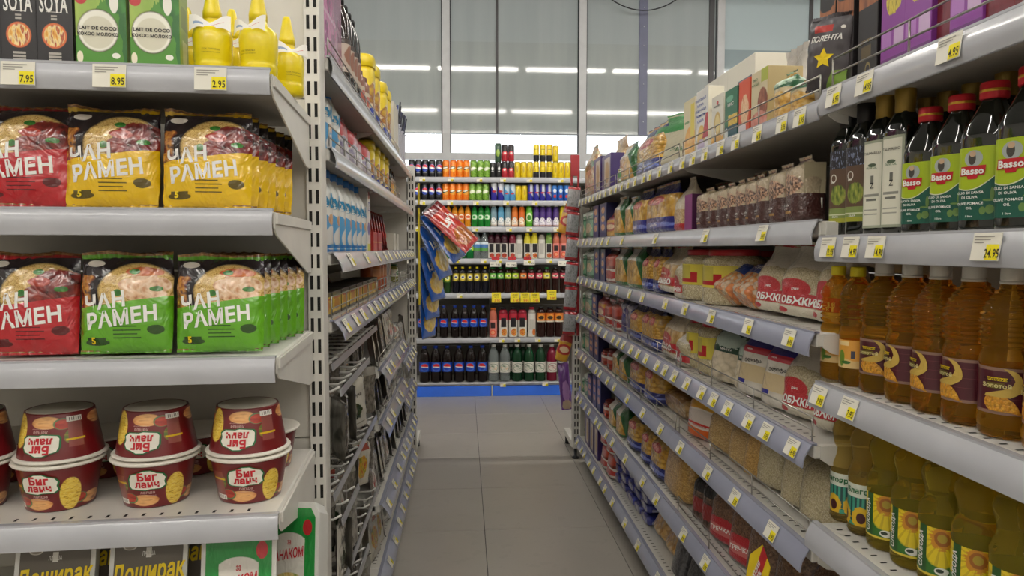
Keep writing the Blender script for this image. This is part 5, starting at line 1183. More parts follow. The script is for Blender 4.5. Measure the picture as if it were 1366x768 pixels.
right(BOXP, 'biscuit_box', 'box', 'tall purple biscuit box', W, S['top'], 797, 806, 208)
right(BOXP, 'biscuit_box', 'box', 'tall purple biscuit box', W, S['top'], 808, 820, 204)
right(JAR['green'], 'pickle_jar', 'jar', 'olive jar with white label by purple boxes', W, S['top'], 819, 831, 221, .01)
right(BAG['pasta_green'], 'pasta_bag', 'bag', 'clear top pasta bag beside the olive jar', W, S['top'], 829, 846, 193)
right(BAG['fusilli_blue'], 'pasta_bag', 'bag', 'navy pasta bag with red badges, peaking highest', W, S['top'], 849, 879, 170, .05, 4)
right(BAG['kraft_green'], 'grain_bag', 'bag', 'green and kraft grain bag slumped against the cream box', W, S['top'], 872, 916, 152, .07, 12, 14)
right(BX['cream'], 'cereal_box', 'box', 'cream cereal box with yellow corner', W, S['top'], 920, 935, 128, .04)
right(BX['white_blue'], 'flour_box', 'box', 'white flour box with blue lettering', W, S['top'], 937, 953, 114, .04)
right(BX['big_white'], 'carton', 'box', 'large plain white carton at the back', W, S['top'], 940, 1006, 93, .17)
right(BX['cream_red'], 'flour_box', 'box', 'cream flour box with round red mark', W, S['top'], 958, 974, 122, .04)
right(BX['green_teal'], 'rice_box', 'box', 'dark green rice box', W, S['top'], 976, 993, 113, .04)
right(BX['red_orange'], 'cookie_box', 'box', 'orange red cookie box', W, S['top'], 995, 1010, 101, .04)
right(BX['beige_cereal'], 'cereal_box', 'box', 'beige cereal box with brown bowl', W, S['top'], 1012, 1034, 88, .04, dscale=1.8)
right(BAG['silver'], 'cookie_bag', 'bag', 'pale bag peeking over the beige cereal box', W, S['top'], 1036, 1066, 74, .18)
right(BAG['green_orange'], 'snack_bag', 'bag', 'green topped snack bag with golden bowl', W, S['top'], 1038, 1055, 97, .03)
right(BAG['green_orange'], 'snack_bag', 'bag', 'green topped snack bag under the tilted grey pouch', W, S['top'], 1060, 1080, 103, .03)
right(BAG['polenta'], 'polenta_pouch', 'pouch', 'dark grey pouch with yellow star tilted out', W, S['top'], 1060, 1092, 58, -.015, -3, 24, up=.03)
PLACED[-1][0].matrix_basis = PLACED[-1][0].matrix_basis @ RY(8)
right(BAG['silver'], 'silver_pouch', 'pouch', 'silver grey pouch behind the star pouch', W, S['top'], 1082, 1106, 72, .06, hz=.17)

W = 'on pasta gondola shelf two'; z = S['s2']
for l, r_ in ((773, 782), (784, 794)): right(BAG['green_pack'], 'snack_pack', 'pack', 'green and white snack pack', W, z, l, r_, 273)
for l, r_ in ((796, 803), (805, 814)): right(BOXB, 'biscuit_box', 'box', 'dark blue biscuit box', W, z, l, r_, 270)
right(BAG['yellow_red'], 'soup_pack', 'pack', 'yellow and red soup pack', W, z, 812, 826, 285)
for l, r_ in ((822, 834), (837, 848)): right(BAG['pasta_green'], 'pasta_bag', 'bag', 'white topped pasta bag with green foot', W, z, l, r_, 264)
right(BAG['penne_blue'], 'pasta_bag', 'bag', 'navy pasta bag of thin penne', W, z, 845, 862, 252, .03, 2)
right(BAG['penne_blue'], 'pasta_bag', 'bag', 'plump navy pasta bag of large penne', W, z, 862, 896, 238, .03, 2)
right(BAG['long_red'], 'rice_bag', 'bag', 'tall tan bag with red foot', W, z, 902, 918, 238, .05, 3)
right(BAG['purple_tall'], 'tea_box', 'box', 'narrow magenta box', W, z, 921, 931, 258)
tops = [(934, 947, 253), (949, 961, 251), (963, 973, 247), (976, 987, 243), (988, 999, 240), (1001, 1012, 236), (1014, 1029, 230), (1032, 1050, 223), (1053, 1076, 213)]
for i, (l, r_, t) in enumerate(tops):
    o = right(BAG['bean'], 'bean_pack', 'pack', 'beige and brown bean pack', W, z, l, r_, t, .035, 0, random.uniform(-5, 5))
    c = link('care_label', beanside().mesh('care_label', [mat('kraft_label', 'A89C7E', .5), PAPER]), o, T(BAG['bean'].w / 2 + .0005, .004, 0) @ SCL(1, .8, 1)); c['label'] = 'side label with barcode'
for l, r_, t in ((936, 965, 236), (975, 1004, 226)): right(BAG['pasta_red'], 'grain_bag', 'bag', 'red topped bag behind the bean packs', W, z, l, r_, t, .2)

W = 'on pasta gondola shelf three'; z = S['s3']
for l, r_ in ((774, 783), (785, 795)): right(BAG['green_pack'], 'snack_pack', 'pack', 'green and white snack pack', W, z, l, r_, 328)
for l, r_ in ((797, 804), (806, 812)): right(BOXB, 'biscuit_box', 'box', 'dark blue biscuit box', W, z, l, r_, 330)
right(BAG['tomato'], 'tomato_pouch', 'pouch', 'brick red tomato pouch', W, z, 811, 823, 334)
for l, r_, t in ((823, 838, 327), (839, 857, 328)): right(BAG['pasta_green'], 'pasta_bag', 'bag', 'white topped pasta bag with green side', W, z, l, r_, t)
for l, r_, t in ((860, 872, 326), (875, 886, 324)): right(BAG['fusilli_blue'], 'pasta_bag', 'bag', 'navy fusilli bag', W, z, l, r_, t)
right(BAG['pasta_red'], 'pasta_bag', 'bag', 'tan bag with red slanted label leaning back', W, z, 874, 901, 322, .02, 9)
right(BAG['rice_red'], 'rice_bag', 'bag', 'half hidden bag with red label before the jars', W, z, 903, 916, 340, .03)
right(JAR['oat'], 'oat_jar', 'jar', 'big jar of oats with yellow label', W, z, 913, 937, 322, .045, 0, 40)
right(JAR['oat'], 'oat_jar', 'jar', 'big jar of oats with yellow label', W, z, 941, 972, 322, .05, 0, 40)
right(JAR['oat'], 'oat_jar', 'jar', 'big jar of oats standing behind net bags', W, z, 985, 1012, 335, .2)
for l, r_, t in ((948, 967, 372), (973, 992, 363)): right(BAG['onion_orange'], 'soup_mix_bag', 'bag', 'lying orange and blue bag', W, z, l, r_, t, .03, 48, 8, hz=.14)
for l, r_, t in ((1002, 1030, 340), (1034, 1070, 340), (1074, 1097, 350)): right(BAG['rice_red'], 'rice_bag', 'bag', 'big rice bag with red label', W, z, l, r_, t, .04, 8, 12, hz=.20)

W = 'on pasta gondola shelf four'; z = S['s4']
for l, r_ in ((773, 781), (783, 792)): right(BAG['green_pack'], 'snack_pack', 'pack', 'green and white snack pack', W, z, l, r_, 385)
right(BOXB, 'biscuit_box', 'box', 'dark blue biscuit box', W, z, 794, 801, 394)
right(BAG['yellow_red'], 'soup_pack', 'pack', 'yellow soup pack', W, z, 801, 810, 397)
for l, r_ in ((810, 818), (819, 828)): right(BAG['tomato'], 'tomato_pouch', 'pouch', 'red and white tomato pouch', W, z, l, r_, 404)
for l, r_ in ((829, 839), (838, 849)): right(BAG['blue_pasta'], 'pasta_bag', 'bag', 'crumpled dark blue pasta bag', W, z, l, r_, 398, .06)
for l, r_, t in ((843, 857, 408), (859, 873, 408), (869, 880, 410)): right(BAG['fusilli_blue'], 'pasta_bag', 'bag', 'navy pasta bag with golden fusilli', W, z, l, r_, t)
right(BAG['pasta_red'], 'pasta_bag', 'bag', 'tan bag with red slanted label', W, z, 884, 905, 418, .03, 6)
right(BAG['rice_red'], 'rice_bag', 'bag', 'half hidden rice bag before the jars', W, z, 901, 914, 440, .02)
right(JAR['oat'], 'oat_jar', 'jar', 'yellow labelled oat jar', W, z, 912, 926, 424, .045, 0, 40)
right(JAR['oat'], 'oat_jar', 'jar', 'yellow labelled oat jar', W, z, 928, 945, 424, .045, 0, 40)
for l, r_, t in ((944, 966, 434), (970, 982, 446)): right(BAG['green_flour'], 'flour_bag', 'bag', 'cream flour bag with dark green top', W, z, l, r_, t, .025, 8)
for l, r_, t in ((980, 1003, 446), (1010, 1035, 456)): right(BAG['white_blue'], 'flour_bag', 'bag', 'white navy topped flour bag', W, z, l, r_, t, .03, 8)
for l, r_, t in ((1036, 1066, 452), (1074, 1097, 456)): right(BAG['rice_red'], 'rice_bag', 'bag', 'large rice bag with red label', W, z, l, r_, t, .04, 7, 12, hz=.20)

W = 'on pasta gondola shelf five'; z = S['s5']
for l, r_ in ((773, 781), (783, 790)): right(BAG['green_pack'], 'snack_pack', 'pack', 'green and white snack pack', W, z, l, r_, 438)
for l, r_ in ((790, 796), (797, 803)): right(BOXB, 'biscuit_box', 'box', 'dark blue biscuit box', W, z, l, r_, 445)
for l, r_ in ((804, 811), (812, 819)): right(JAR['red'], 'sauce_jar', 'jar', 'red sauce jar', W, z, l, r_, 470)
for l, r_, t in ((820, 829, 468), (829, 838, 474)): right(BAG['pasta_green'], 'pasta_bag', 'bag', 'white topped pasta bag', W, z, l, r_, t)
for l, r_, t in ((839, 856, 478), (859, 873, 486)): right(BAG['shells_blue'], 'pasta_bag', 'bag', 'navy shell pasta bag', W, z, l, r_, t, .025, 4)
right(BAG['nest'], 'noodle_bag', 'bag', 'lower noodle bag lying on its back', W, z, 878, 910, 520, .05, 84, hz=.24, dscale=.7)
right(BAG['nest'], 'noodle_bag', 'bag', 'upper noodle bag lying on another', W, z, 876, 908, 520, .06, 84, hz=.23, up=.088, dscale=.7)
right(BAG['orange_rice'], 'rice_bag', 'bag', 'orange and yellow rice pack', W, z, 917, 937, 524, .03, 6)
for l, r_, t in ((940, 960, 532), (964, 981, 556)): right(BAG['bulgur_tan'], 'grain_bag', 'bag', 'plain bag of tan grain', W, z, l, r_, t, .03, 8)
right(BAG['bulgur'], 'grain_bag', 'bag', 'plain bag of golden bulgur', W, z, 984, 1004, 560, .03, 7)
for l, r_, t in ((1002, 1024, 576), (1032, 1056, 590), (1058, 1094, 592)): right(BAG['rice_plain'], 'rice_bag', 'bag', 'plain clear bag of white rice', W, z, l, r_, t, .04, 8, 10, hz=.20)
right(BAG['rice_plain'], 'rice_bag', 'bag', 'small clear rice bag at the back', W, z, 1020, 1045, 572, .16)

W = 'on pasta gondola shelf six'; z = S['s6']
for l, r_ in ((774, 780), (782, 788)): right(BAG['green_pack'], 'snack_pack', 'pack', 'green and white snack pack', W, z, l, r_, 500)
for l, r_ in ((788, 794), (795, 800), (801, 806)): right(BOXB, 'biscuit_box', 'box', 'dark blue biscuit box', W, z, l, r_, 505)
right(JAR['red'], 'sauce_jar', 'jar', 'red sauce jar', W, z, 807, 814, 540)
for l, r_, t in ((815, 824, 540), (825, 834, 546)): right(BAG['pasta_green'], 'pasta_bag', 'bag', 'white and green pasta bag', W, z, l, r_, t)
for l, r_, t in ((836, 850, 560), (854, 866, 576), (866, 884, 588)): right(BAG['shells_blue'], 'pasta_bag', 'bag', 'navy pasta bag with red badge', W, z, l, r_, t, .025, 6)
right(BAG['bulgur'], 'grain_bag', 'bag', 'bulging clear bag of bulgur', W, z, 886, 912, 592, .03, 8)
right(BAG['bulgur_tan'], 'grain_bag', 'bag', 'tan grain bag beside the bulging bulgur', W, z, 910, 922, 630, .05, 10)
for l, r_, t in ((920, 930, 634), (932, 942, 640)): right(BAG['dark_bean'], 'bean_pack', 'pack', 'black topped bean pack', W, z, l, r_, t, .03, 4)
for l, r_, t in ((942, 962, 648), (966, 988, 664)): right(BAG['buck_red'], 'buckwheat_bag', 'bag', 'buckwheat bag with red badge', W, z, l, r_, t, .03, 8)
for l, r_, t in ((990, 1018, 690), (1024, 1056, 702), (1062, 1098, 716)): right(BAG['buck_plain'], 'buckwheat_bag', 'bag', 'plain clear bag of buckwheat', W, z, l, r_, t, .04, 8, 10, hz=.23)

W = 'on pasta gondola bottom shelf'; z = S['s7']
right(BAG['green_pack'], 'snack_pack', 'pack', 'dark green snack pack', W, z, 775, 784, 566, .05)
for l, r_, t in ((785, 790, 560), (791, 796, 566), (797, 802, 574)): right(BOXP, 'biscuit_box', 'box', 'dark purple biscuit box', W, z, l, r_, t)
for l, r_, t in ((803, 810, 596), (811, 818, 604)):
    for lv in range(2): right(BAG['tomato'], 'soup_pack', 'pack', 'orange soup pack stacked low', W, z, l, r_, t, .03, 8, hz=.13, up=lv * .125)
rr = random.Random(4)
for rk in range(2):
    for q in range(5):
        for lv in range(5):
            if rk and q < 4: continue
            right(BAG['blue_pasta'], 'pasta_pack', 'pack', 'dark blue piled pasta pack' if not rk else 'dark blue pack of the rear pile', W, z, 817 + q * 9.3, 825 + q * 9.6, 650, .035 + rr.uniform(0, .02) + rk * .21, 86, rr.uniform(-3, 3), hz=.19, up=.003 + lv * .05, dscale=.55)
for k, (l, r_, up) in enumerate(((868, 882, .0), (870, 884, .1), (884, 898, .0))): right(BAG['nest'], 'noodle_bag', 'bag', 'clear bag of noodle nests', W, z, l, r_, 690, .03, 35, hz=.2, up=up + .01)
for l, r_ in ((897, 908), (910, 922)): right(BAG['grey_red'], 'seed_pack', 'pack', 'charcoal pack with red top', W, z, l, r_, 690, .03, 14, hz=.17)
# yellow discount card clipped under the sixth shelf rail
p = Print('discount_card', 'E6C81C', rough=.4); p.put(p.both(p.m_line(2.2, -.6, .55), p.no(p.m_line(2.2, -.6, 1.25))), 'B8242C'); dc = p.done()
g = G().plate([(-.05, -.05), (.05, -.05), (.055, .045), (.0, .075), (-.05, .03)], 1, -.001, .001, 0)
t = G(); f = lambda x, z: (x, -.0022, z); t.text('АКЦИЯ', .017, .0, .006, f, 0, .03, rot=68); t.text('20%', .02, .019, .0, f, 0, .03, rot=68)
place(Proto([('card', g.mesh('card', dc), None, None), ('lettering', t.mesh('lettering', [WHT]), 0, None)]), 'discount_card', 'sign', 'yellow discount card with red band before the buckwheat', 'on pasta gondola shelf six', M_R @ T(xr(1010, 735, -.03), -.03, .575) @ RX(-10))

# ------------------------------------------------------------------ oil bay
def oil(pr, name, cat, desc, where, z, px, dep, s=1.0, yaw=0.0, sz=None, py=300):
    x = xr(px, py, dep)
    return place(pr, name, cat, desc, where, M_R @ T(x, dep, z + .0012) @ RZ(yaw) @ SCL(s, s, sz or s), 'pasta side')
W = 'on oil bay top'; z = ZO['a']
for px in (1121, 1145, 1177): oil(BX['black_copper'], 'gift_box', 'box', 'tall black box with copper band', W, z, px, .075, .86, 0, 1.0, 60)
for px in (1212, 1246): oil(BX['purple_gold'], 'tea_box', 'box', 'purple box with gold print', W, z, px, .075, .85, 0, 1.0, 40)
oil(BX['wine_red'], 'tea_box', 'box', 'wine red box between purple boxes', W, z, 1280, .085, .85, 0, 1.0, 40)
oil(BX['purple_gold'], 'tea_box', 'box', 'purple box with gold print', W, z, 1312, .075, .85, 0, 1.0, 40)
oil(BX['wine_red'], 'tea_box', 'box', 'wine red box at the row end', W, z, 1352, .08, .85, 0, 1.0, 40)
W = 'on dark bottle shelf'; z = ZO['b']
for px in (1119, 1142): oil(TALLB, 'olive_oil_bottle', 'bottle', 'dark bottle with black cap and olive label', W, z, px + 12, .062, .96, 14, .96, 230)
for px in (1169, 1195): oil(TALLW, 'olive_oil_bottle', 'bottle', 'gold capped bottle with cream label', W, z, px + 10, .06, .92, 14, .945, 230)
for px, ss in ((1239, .90), (1280, .92), (1323, .94), (1376, .96), (1450, .96)): oil(BASSO, 'olive_oil_bottle', 'bottle', 'red capped bottle with lime green label', W, z, px, .062, ss, 20, ss * .885, 230)
for px in (1236, 1262, 1295, 1340, 1382, 1440): oil(TALLW, 'olive_oil_bottle', 'bottle', 'gold capped bottle in the second rank', W, z, px, .15, .92, 0, .96, 200)
W = 'on amber oil shelf'; z = ZO['c']
for px in (1113, 1139): oil(YOIL, 'oil_bottle', 'bottle', 'small amber oil bottle with yellow cap', W, z, px + 4, .058, .94, 36, .92, 430)
for i, (px, yw) in enumerate(((1174, 28), (1211, -8), (1249, -8), (1293, -3), (1346, 34), (1412, 5), (1500, 30))): oil(CORN, 'oil_bottle', 'bottle', 'large amber corn oil bottle with maroon label', W, z, px + 4, .068, .93, yw, .865, 430)
for i, px in enumerate((1222, 1300)): oil(CORN, 'oil_bottle', 'bottle', 'large corn oil bottle in the second rank', W, z, px, .18, .93, 20 * i, .865, 430)
W = 'on sunflower oil shelf'; z = ZO['d']
for px in (1125, 1150): oil(BLAGO, 'oil_bottle', 'bottle', 'pale oil bottle with green lettered label', W, z, px + 4, .07, .94, 12 if px == 1125 else 48, .93, 640)
for i, px in enumerate((1187, 1222, 1262, 1310, 1366, 1440)): oil(SUN, 'oil_bottle', 'bottle', 'sunflower oil bottle with big flower label', W, z, px, .078, .9, 40, .9, 640)
for i, px in enumerate((1228, 1330)): oil(SUN, 'oil_bottle', 'bottle', 'sunflower oil bottle in the second rank', W, z, px, .17, .9, 0, .9, 640)

# ------------------------------------------------------------------ end cap goods
def end(pr, name, cat, desc, where, z, px, py, dep, s=1.0, yaw=0.0, lean=0.0, sz=None, rx=0, up=0.0):
    # meet the pixel ray with the vertical plane lying dep behind the shelf lips
    P0 = C0 + nv * (DE - dep); o = Vector((0, 0, CAM_H)); d = onplane(px, py, 1, 3.0) - o
    k = (P0 - o).dot(nv) / d.dot(nv); h = o + d * k
    x = SE + 1.0 - (h - C0).dot(dv)
    return place(pr, name, cat, desc, where, M_E @ T(x, dep, z + .001 + up + pr.d * s / 2 * math.sin(R(max(0, lean)))) @ RX(-lean) @ RZ(yaw) @ RX(rx) @ SCL(s, s, sz or s), 'the wall')
W = 'on end cap top'; z = ZE['e1']
for px in (-5, 40, 86): end(SOYA, 'soya_carton', 'carton', 'tall black soya drink carton with fruit circle', W, z, px, 40, .075, .93, 4)
for px in (143, 213): end(COCO, 'coconut_carton', 'carton', 'green coconut drink carton', W, z, px, 40, .06, .98, 4)
for px in (284, 345): end(LEMON, 'lemon_juice_bottle', 'bottle', 'yellow lemon juice bottle with white neck tag', W, z, px, 60, .075, .92, 5 if px == 284 else -28)
end(LEMON, 'lemon_juice_bottle', 'bottle', 'yellow lemon juice bottle deep behind the front pair', W, z, 383, 70, .22, .9, 30)
for px, dp in ((250, .19), (310, .19)): end(LEMON, 'lemon_juice_bottle', 'bottle', 'yellow lemon juice bottle in the second rank', W, z, px, 60, dp, .9)
W = 'on upper noodle shelf'; z = ZE['e2']
def packs(nm, px, n, desc, behind, py, s=1.0, dx=0):
    for k in range(n):
        end(RAM[nm], 'noodle_pack', 'pack', desc if k == 0 else behind, W, z, px + dx * k, py, .05 + k * .052, s * (1 - .0 * k), (2, -4, 3, -2, 4, -3)[k], 7, None, 0, .005)
packs('red', 28, 6, 'red noodle pack with beef bowl', 'red noodle pack standing behind the front one', 215)
packs('yellow', 149, 6, 'yellow noodle pack with beef bowl beside the red one', 'yellow noodle pack behind the middle column', 215, 1.0, 2)
packs('yellow', 276, 6, 'yellow noodle pack with beef bowl near the slotted post', 'yellow noodle pack behind the post side column', 218, .98, 13)
W = 'on middle noodle shelf'; z = ZE['e3']
packs('red', 40, 6, 'red noodle pack with beef bowl', 'red noodle pack standing behind the front one', 410)
packs('green', 168, 6, 'green noodle pack with chicken bowl beside the red one', 'green noodle pack behind the middle column', 410)
packs('green', 293, 6, 'green noodle pack with chicken bowl near the slotted post', 'green noodle pack behind the post side column', 405, .98, 13)
W = 'on bowl shelf'; z = ZE['e4']
for px, n in ((-42, 'first'), (81, 'second'), (209, 'third'), (334, 'fourth')):
    sc = .93
    end(BOWL, 'noodle_bowl', 'bowl', 'maroon instant noodle bowl standing upright', W, z, px, 640, .115, sc, -4 if px < 100 else 6)
    end(BOWL, 'noodle_bowl', 'bowl', 'maroon instant noodle bowl stacked upside down', W, z, px - (3 if px > 300 else 0), 560, .118 , sc, 176, 0, None, 180, .0952 * sc * 2)
for px in (20, 140, 262, 352):
    end(BOWL, 'noodle_bowl', 'bowl', 'maroon noodle bowl in the second rank', W, z, px, 640, .3, .93, 10)
W = 'on tray shelf'; z = ZE['e5']
for px in (62, 190): end(TRAYB, 'noodle_tray', 'tray', 'square noodle tray with brown lid standing on edge', W, z, px, 740, .06, 1.0, 3, 14, 1.72)
end(TRAYG, 'noodle_tray', 'tray', 'square noodle tray with green lid, nearest the post', W, z, 315, 740, .05, 1.0, 0, 10, 1.76)
end(TRAYG, 'noodle_tray', 'tray', 'green lidded noodle tray turned towards the post', W, z, 385, 740, .16, 1.0, -25, 14, 1.7)
for px in (100, 225): end(TRAYB, 'noodle_tray', 'tray', 'second rank brown lidded tray', W, z, px, 740, .14, 1.0, 3, 14, 1.66)

# ------------------------------------------------------------------ drinks
def zd(py): return onplane(655, py, 1, YD + .05).z
def drink(pr, name, desc, where, z, pxs, s=1.0, hpx=None, dep=.05, ranks=1, up=0.0):
    for k in range(ranks):
        for px in pxs:
            P = onplane(px, 330, 1, YD + dep)
            sc = s
            place(pr, name, 'can' if 'can' in name else 'bottle', desc if k == 0 else desc.replace(' can', ' can behind').replace(' bottle', ' bottle behind'), where, M_D @ T(P.x, dep + k * pr.d * 1.04, z + .0012 + up) @ RZ(random.uniform(-9, 9)) @ SCL(sc, sc, sc), 'milk side')
W = 'on drinks shelf one'; z = ZD['r1']
C = CAN
drink(C['cola'], 'cola_can', 'black cola can', W, z, [550, 559, 568, 577, 586.5], 1.0)
drink(C['orange'], 'orange_soda_can', 'orange soda can', W, z, [595.5, 605, 613.7, 622.5], 1.0)
drink(C['green'], 'lime_soda_can', 'green soda can', W, z, [632, 641, 649.5], 1.0)
drink(C['black'], 'energy_can', 'short black energy can', W, z, [657.5, 665.2], .92)
drink(C['redblack'], 'energy_can', 'red and black energy can', W, z, [673.2, 681.8], .93)
drink(C['yellow'], 'soda_can', 'plain yellow can', W, z, [690.3, 698.5, 706.8], .95)
drink(C['yellowblack'], 'soda_can', 'yellow can with black foot', W, z, [715, 723.8, 732.4], .87)
drink(C['yellow'], 'soda_can', 'plain yellow can beside black footed ones', W, z, [740.5, 748, 756.8], .96)
drink(C['grey'], 'tea_tin', 'grey tin with round black mark', W, z, [767], .95)
drink(C['greendark'], 'energy_can', 'tall dark green can', W + ' upper tier', z, [664.5], .95, up=.140)
drink(C['redblack'], 'energy_can', 'red and black energy can', W + ' upper tier', z, [673.2, 681.8], .93, up=.1495)
drink(C['yellowblack'], 'soda_can', 'yellow can with black foot', W + ' upper tier', z, [715, 723.8, 732.4], .87, up=.153)
drink(C['yellow'], 'soda_can', 'narrow yellow can', W + ' upper tier', z, [740.5], .93, up=.1505)
W = 'on drinks shelf two'; z = ZD['r2']
drink(C['cola'], 'cola_can', 'black cola can', W, z, [557, 567, 576.5, 586], 1.0)
drink(C['orange'], 'orange_soda_can', 'orange soda can', W, z, [595, 604, 612.8, 621.7], 1.0)
drink(C['green'], 'lime_soda_can', 'green soda can', W, z, [630.3, 639, 648], 1.0)
drink(C['bluesilvertall'], 'energy_can', 'tall blue and silver energy can', W, z, [659, 668], 1.0)
drink(C['lightblue'], 'energy_can', 'pale blue energy can', W, z, [676, 683.8], .97)
drink(C['yellow'], 'energy_can', 'plain yellow can', W, z, [691.5, 699.4], .93)
drink(C['bluesilver'], 'energy_can', 'blue and silver energy can', W, z, [707.5, 715.4, 723.6, 731.6], .95)
drink(C['blue'], 'energy_can', 'bright blue energy can', W, z, [739.5, 747.4, 755.4], .95)
drink(C['bluedark'], 'energy_can', 'dark blue energy can', W, z, [763], .95)
W = 'on drinks shelf three'; z = ZD['r3']
drink(PET['cola_small'], 'cola_bottle', 'small cola bottle', W, z, [571, 581, 590], 1.0)
drink(PET['orange_small'], 'orange_soda_bottle', 'small orange soda bottle', W, z, [598.3, 607, 615.4, 624], 1.0)
drink(PET['green_small'], 'lemonade_bottle', 'small green soda bottle', W, z, [633, 641.7, 650], 1.0)
for nm, d, xs in (('kids_blue', 'sky blue squat juice bottle', [668.2]), ('kids_grey', 'grey blue squat juice bottle', [658.8, 677.3]), ('kids_orange', 'orange squat juice bottle', [686.7]), ('kids_amber', 'amber squat juice bottle', [696]), ('lime_small', 'lime green squat juice bottle', [706]), ('kids_purple', 'purple squat juice bottle', [715.4, 723.6, 732.2, 741.5]), ('kids_yellow', 'yellow squat juice bottle', [750.6, 759])):
    drink(PET[nm], 'juice_bottle', d, W, z, xs, 1.0)
W = 'on drinks shelf four'; z = ZD['r4']
drink(PET['cola_small'], 'cola_bottle', 'dark cola bottle', W, z, [571, 583], 1.1)
drink(PET['lemonlime'], 'lemonade_bottle', 'green lemonade bottle with white numeral', W, z, [594.5, 605.7, 616, 627], 1.0)
drink(PET['water'], 'water_bottle', 'clear water bottle with blue and green label', W, z, [636, 646.3], 1.0)
for nm, d, xs in (('pulp_dark', 'white labelled berry juice bottle', [655, 663.5, 672.6]), ('pulp_red', 'white labelled cherry juice bottle', [683.5]), ('pulp_white', 'white labelled juice bottle turned around', [692.8, 722.6]), ('pulp_yellow', 'yellow topped juice bottle', [703.5, 713]), ('pulp_green', 'green topped juice bottle', [732.3]), ('pink_juice', 'pink grapefruit juice bottle', [742, 751.5])):
    drink(PET[nm], 'juice_bottle', d, W, z, xs, 1.0)
W = 'on drinks shelf five'; z = ZD['r5']
drink(PET['cola_mid'], 'cola_bottle', 'dark bottle behind the blue bags', W, z, [566, 576], .8)
drink(PET['lemon_soda'], 'lemonade_bottle', 'dark green lemon soda bottle', W, z, [586.7, 596.3], 1.0)
drink(PET['tonic'], 'soda_bottle', 'dark soda bottle with yellow lemon label', W, z, [607.8, 617, 626.5, 636.3, 647.2], 1.0)
for nm, d, xs in (('tea_green', 'iced tea bottle with green label', [657.5, 667.3]), ('tea_lime', 'iced tea bottle with lime label', [677.5, 687.5]), ('tea_peach', 'iced tea bottle with peach label', [698.2]), ('tea_berry', 'iced tea bottle with berry red label', [708.7]), ('tea_pink', 'iced tea bottle with pink label', [719.2, 741]), ('tea_yellow', 'iced tea bottle with yellow label', [729.6]), ('tea_pink', 'iced tea bottle at the red strip', [751.5])):
    drink(PET[nm], 'iced_tea_bottle', d, W, z, xs, 1.0)
W = 'on drinks shelf six'; z = ZD['r6']
drink(PET['cola_mid'], 'cola_bottle', 'medium cola bottle with blue label', W, z, [562, 577, 591.5, 606.5, 619.7, 631.7, 644.3], .98)
for nm, d, xs in (('pink_juice', 'pink grapefruit juice bottle', [657.7]), ('pulp_big', 'big white labelled cherry juice bottle', [671, 684.5, 697]), ('pulp_white_big', 'big juice bottle turned around', [709.5]), ('tea_big', 'big iced tea bottle with orange label', [722, 734, 746])):
    drink(PET[nm], 'juice_bottle', d, W, z, xs, 1.15 if nm == 'pink_juice' else .98)
W = 'on drinks shelf seven'; z = ZD['r7']
drink(PET['cola_big'], 'cola_bottle', 'large cola bottle with blue label', W, z, [565, 580.3, 595.5, 611.5, 627.2, 643], .97, ranks=1)
for nm, d, xs in (('soda_clear', 'large clear soda bottle', [658, 673.4]), ('soda_green', 'large dark green soda bottle', [690, 706, 721.4]), ('soda_red', 'large red soda bottle', [736.6]), ('soda_dark', 'large dark red soda bottle', [752.4])):
    drink(PET[nm], 'soda_bottle', d, W, z, xs, .99)
drink(PET['soda_green'], 'soda_bottle', 'second rank green soda bottle', W, z, [682, 698], .95, dep=.17)
# yellow offer cards and white cards clipped on the drinks rails
def card(px, py, w, h, m, txts, desc, lean=8):
    P = onplane(px, py, 1, YD - .012)
    g = G().box(-w / 2, w / 2, -.001, .001, -h / 2, h / 2); t = G(); f = lambda x, z: (x, -.0018, z)
    for s, sz, x, z, mi in txts: t.text(s, sz, x, z, f, mi, .02)
    place(Proto([('card', g.mesh('card', m), None, None), ('lettering', t.mesh('lettering', [INK, REDP]), 0, None)]), 'price_card', 'card', desc, 'on the drinks shelving', T(P.x, P.y - .004, P.z) @ RX(-lean))
yc = mat('offer_yellow', 'E8D41C', .5)
for px in (662, 687, 700.5, 713.5, 736): card(px, 396.5 if px < 730 else 393, .085, .09, yc, [('3.95', .03, .008, -.04, 1), ('АКЦИЯ', .014, 0, .02, 0), ('сок 1 л', .011, 0, .0, 0)], 'yellow offer card below the iced tea bottles')
for px, py in ((661, 352), (682, 352.5), (706, 350), (752, 351)): card(px, py, .10, .045, PAPER, [('7.95', .022, .02, -.014, 0), ('сок', .014, -.03, -.006, 0)], 'white card hanging below the juice bottles')
for px in (661, 683, 704): card(px, 344, .07, .03, REDP, [('1.95', .016, 0, -.006, 0)], 'red price card under the juice bottles', 4)

# ------------------------------------------------------------------ left gondola goods
def xl(px, py, dep): return onplane(px, py, 0, XLG - dep).y - YNEAR
def zl(px, py, dep): return onplane(px, py, 0, XLG - dep).z
def left(pr, name, cat, desc, where, z, x, dep, s=1.0, yaw=0.0, lean=0.0, sz=None, up=0.0, hang=False):
    return place(pr, name, cat, desc, where, M_L @ T(x, dep, z + .0012 + up + pr.d * s / 2 * math.sin(R(max(0, lean)))) @ RX(-lean) @ RZ(yaw) @ SCL(s, s, sz or s), 'the post')
W = 'on milk gondola top'; z = ZL['l1']
for x in (.0, .31): left(PINK, 'paper_roll_pack', 'pack', 'pink wrapped paper roll pack', W, z, x + .165, .17 if x else .115, 1.0, 0, 0, 1.05)
for x in (.40, .47, .54, .61): left(SAUCE, 'sauce_bottle', 'bottle', 'slim dark bottle with black cap', W, z, x, .036, 1.0, 0, 0, 1.02)
for x in (.71, .82): left(BROWNJ, 'cocoa_jar', 'jar', 'brown topped jar before the yellow tubs', W, z, x, .048)
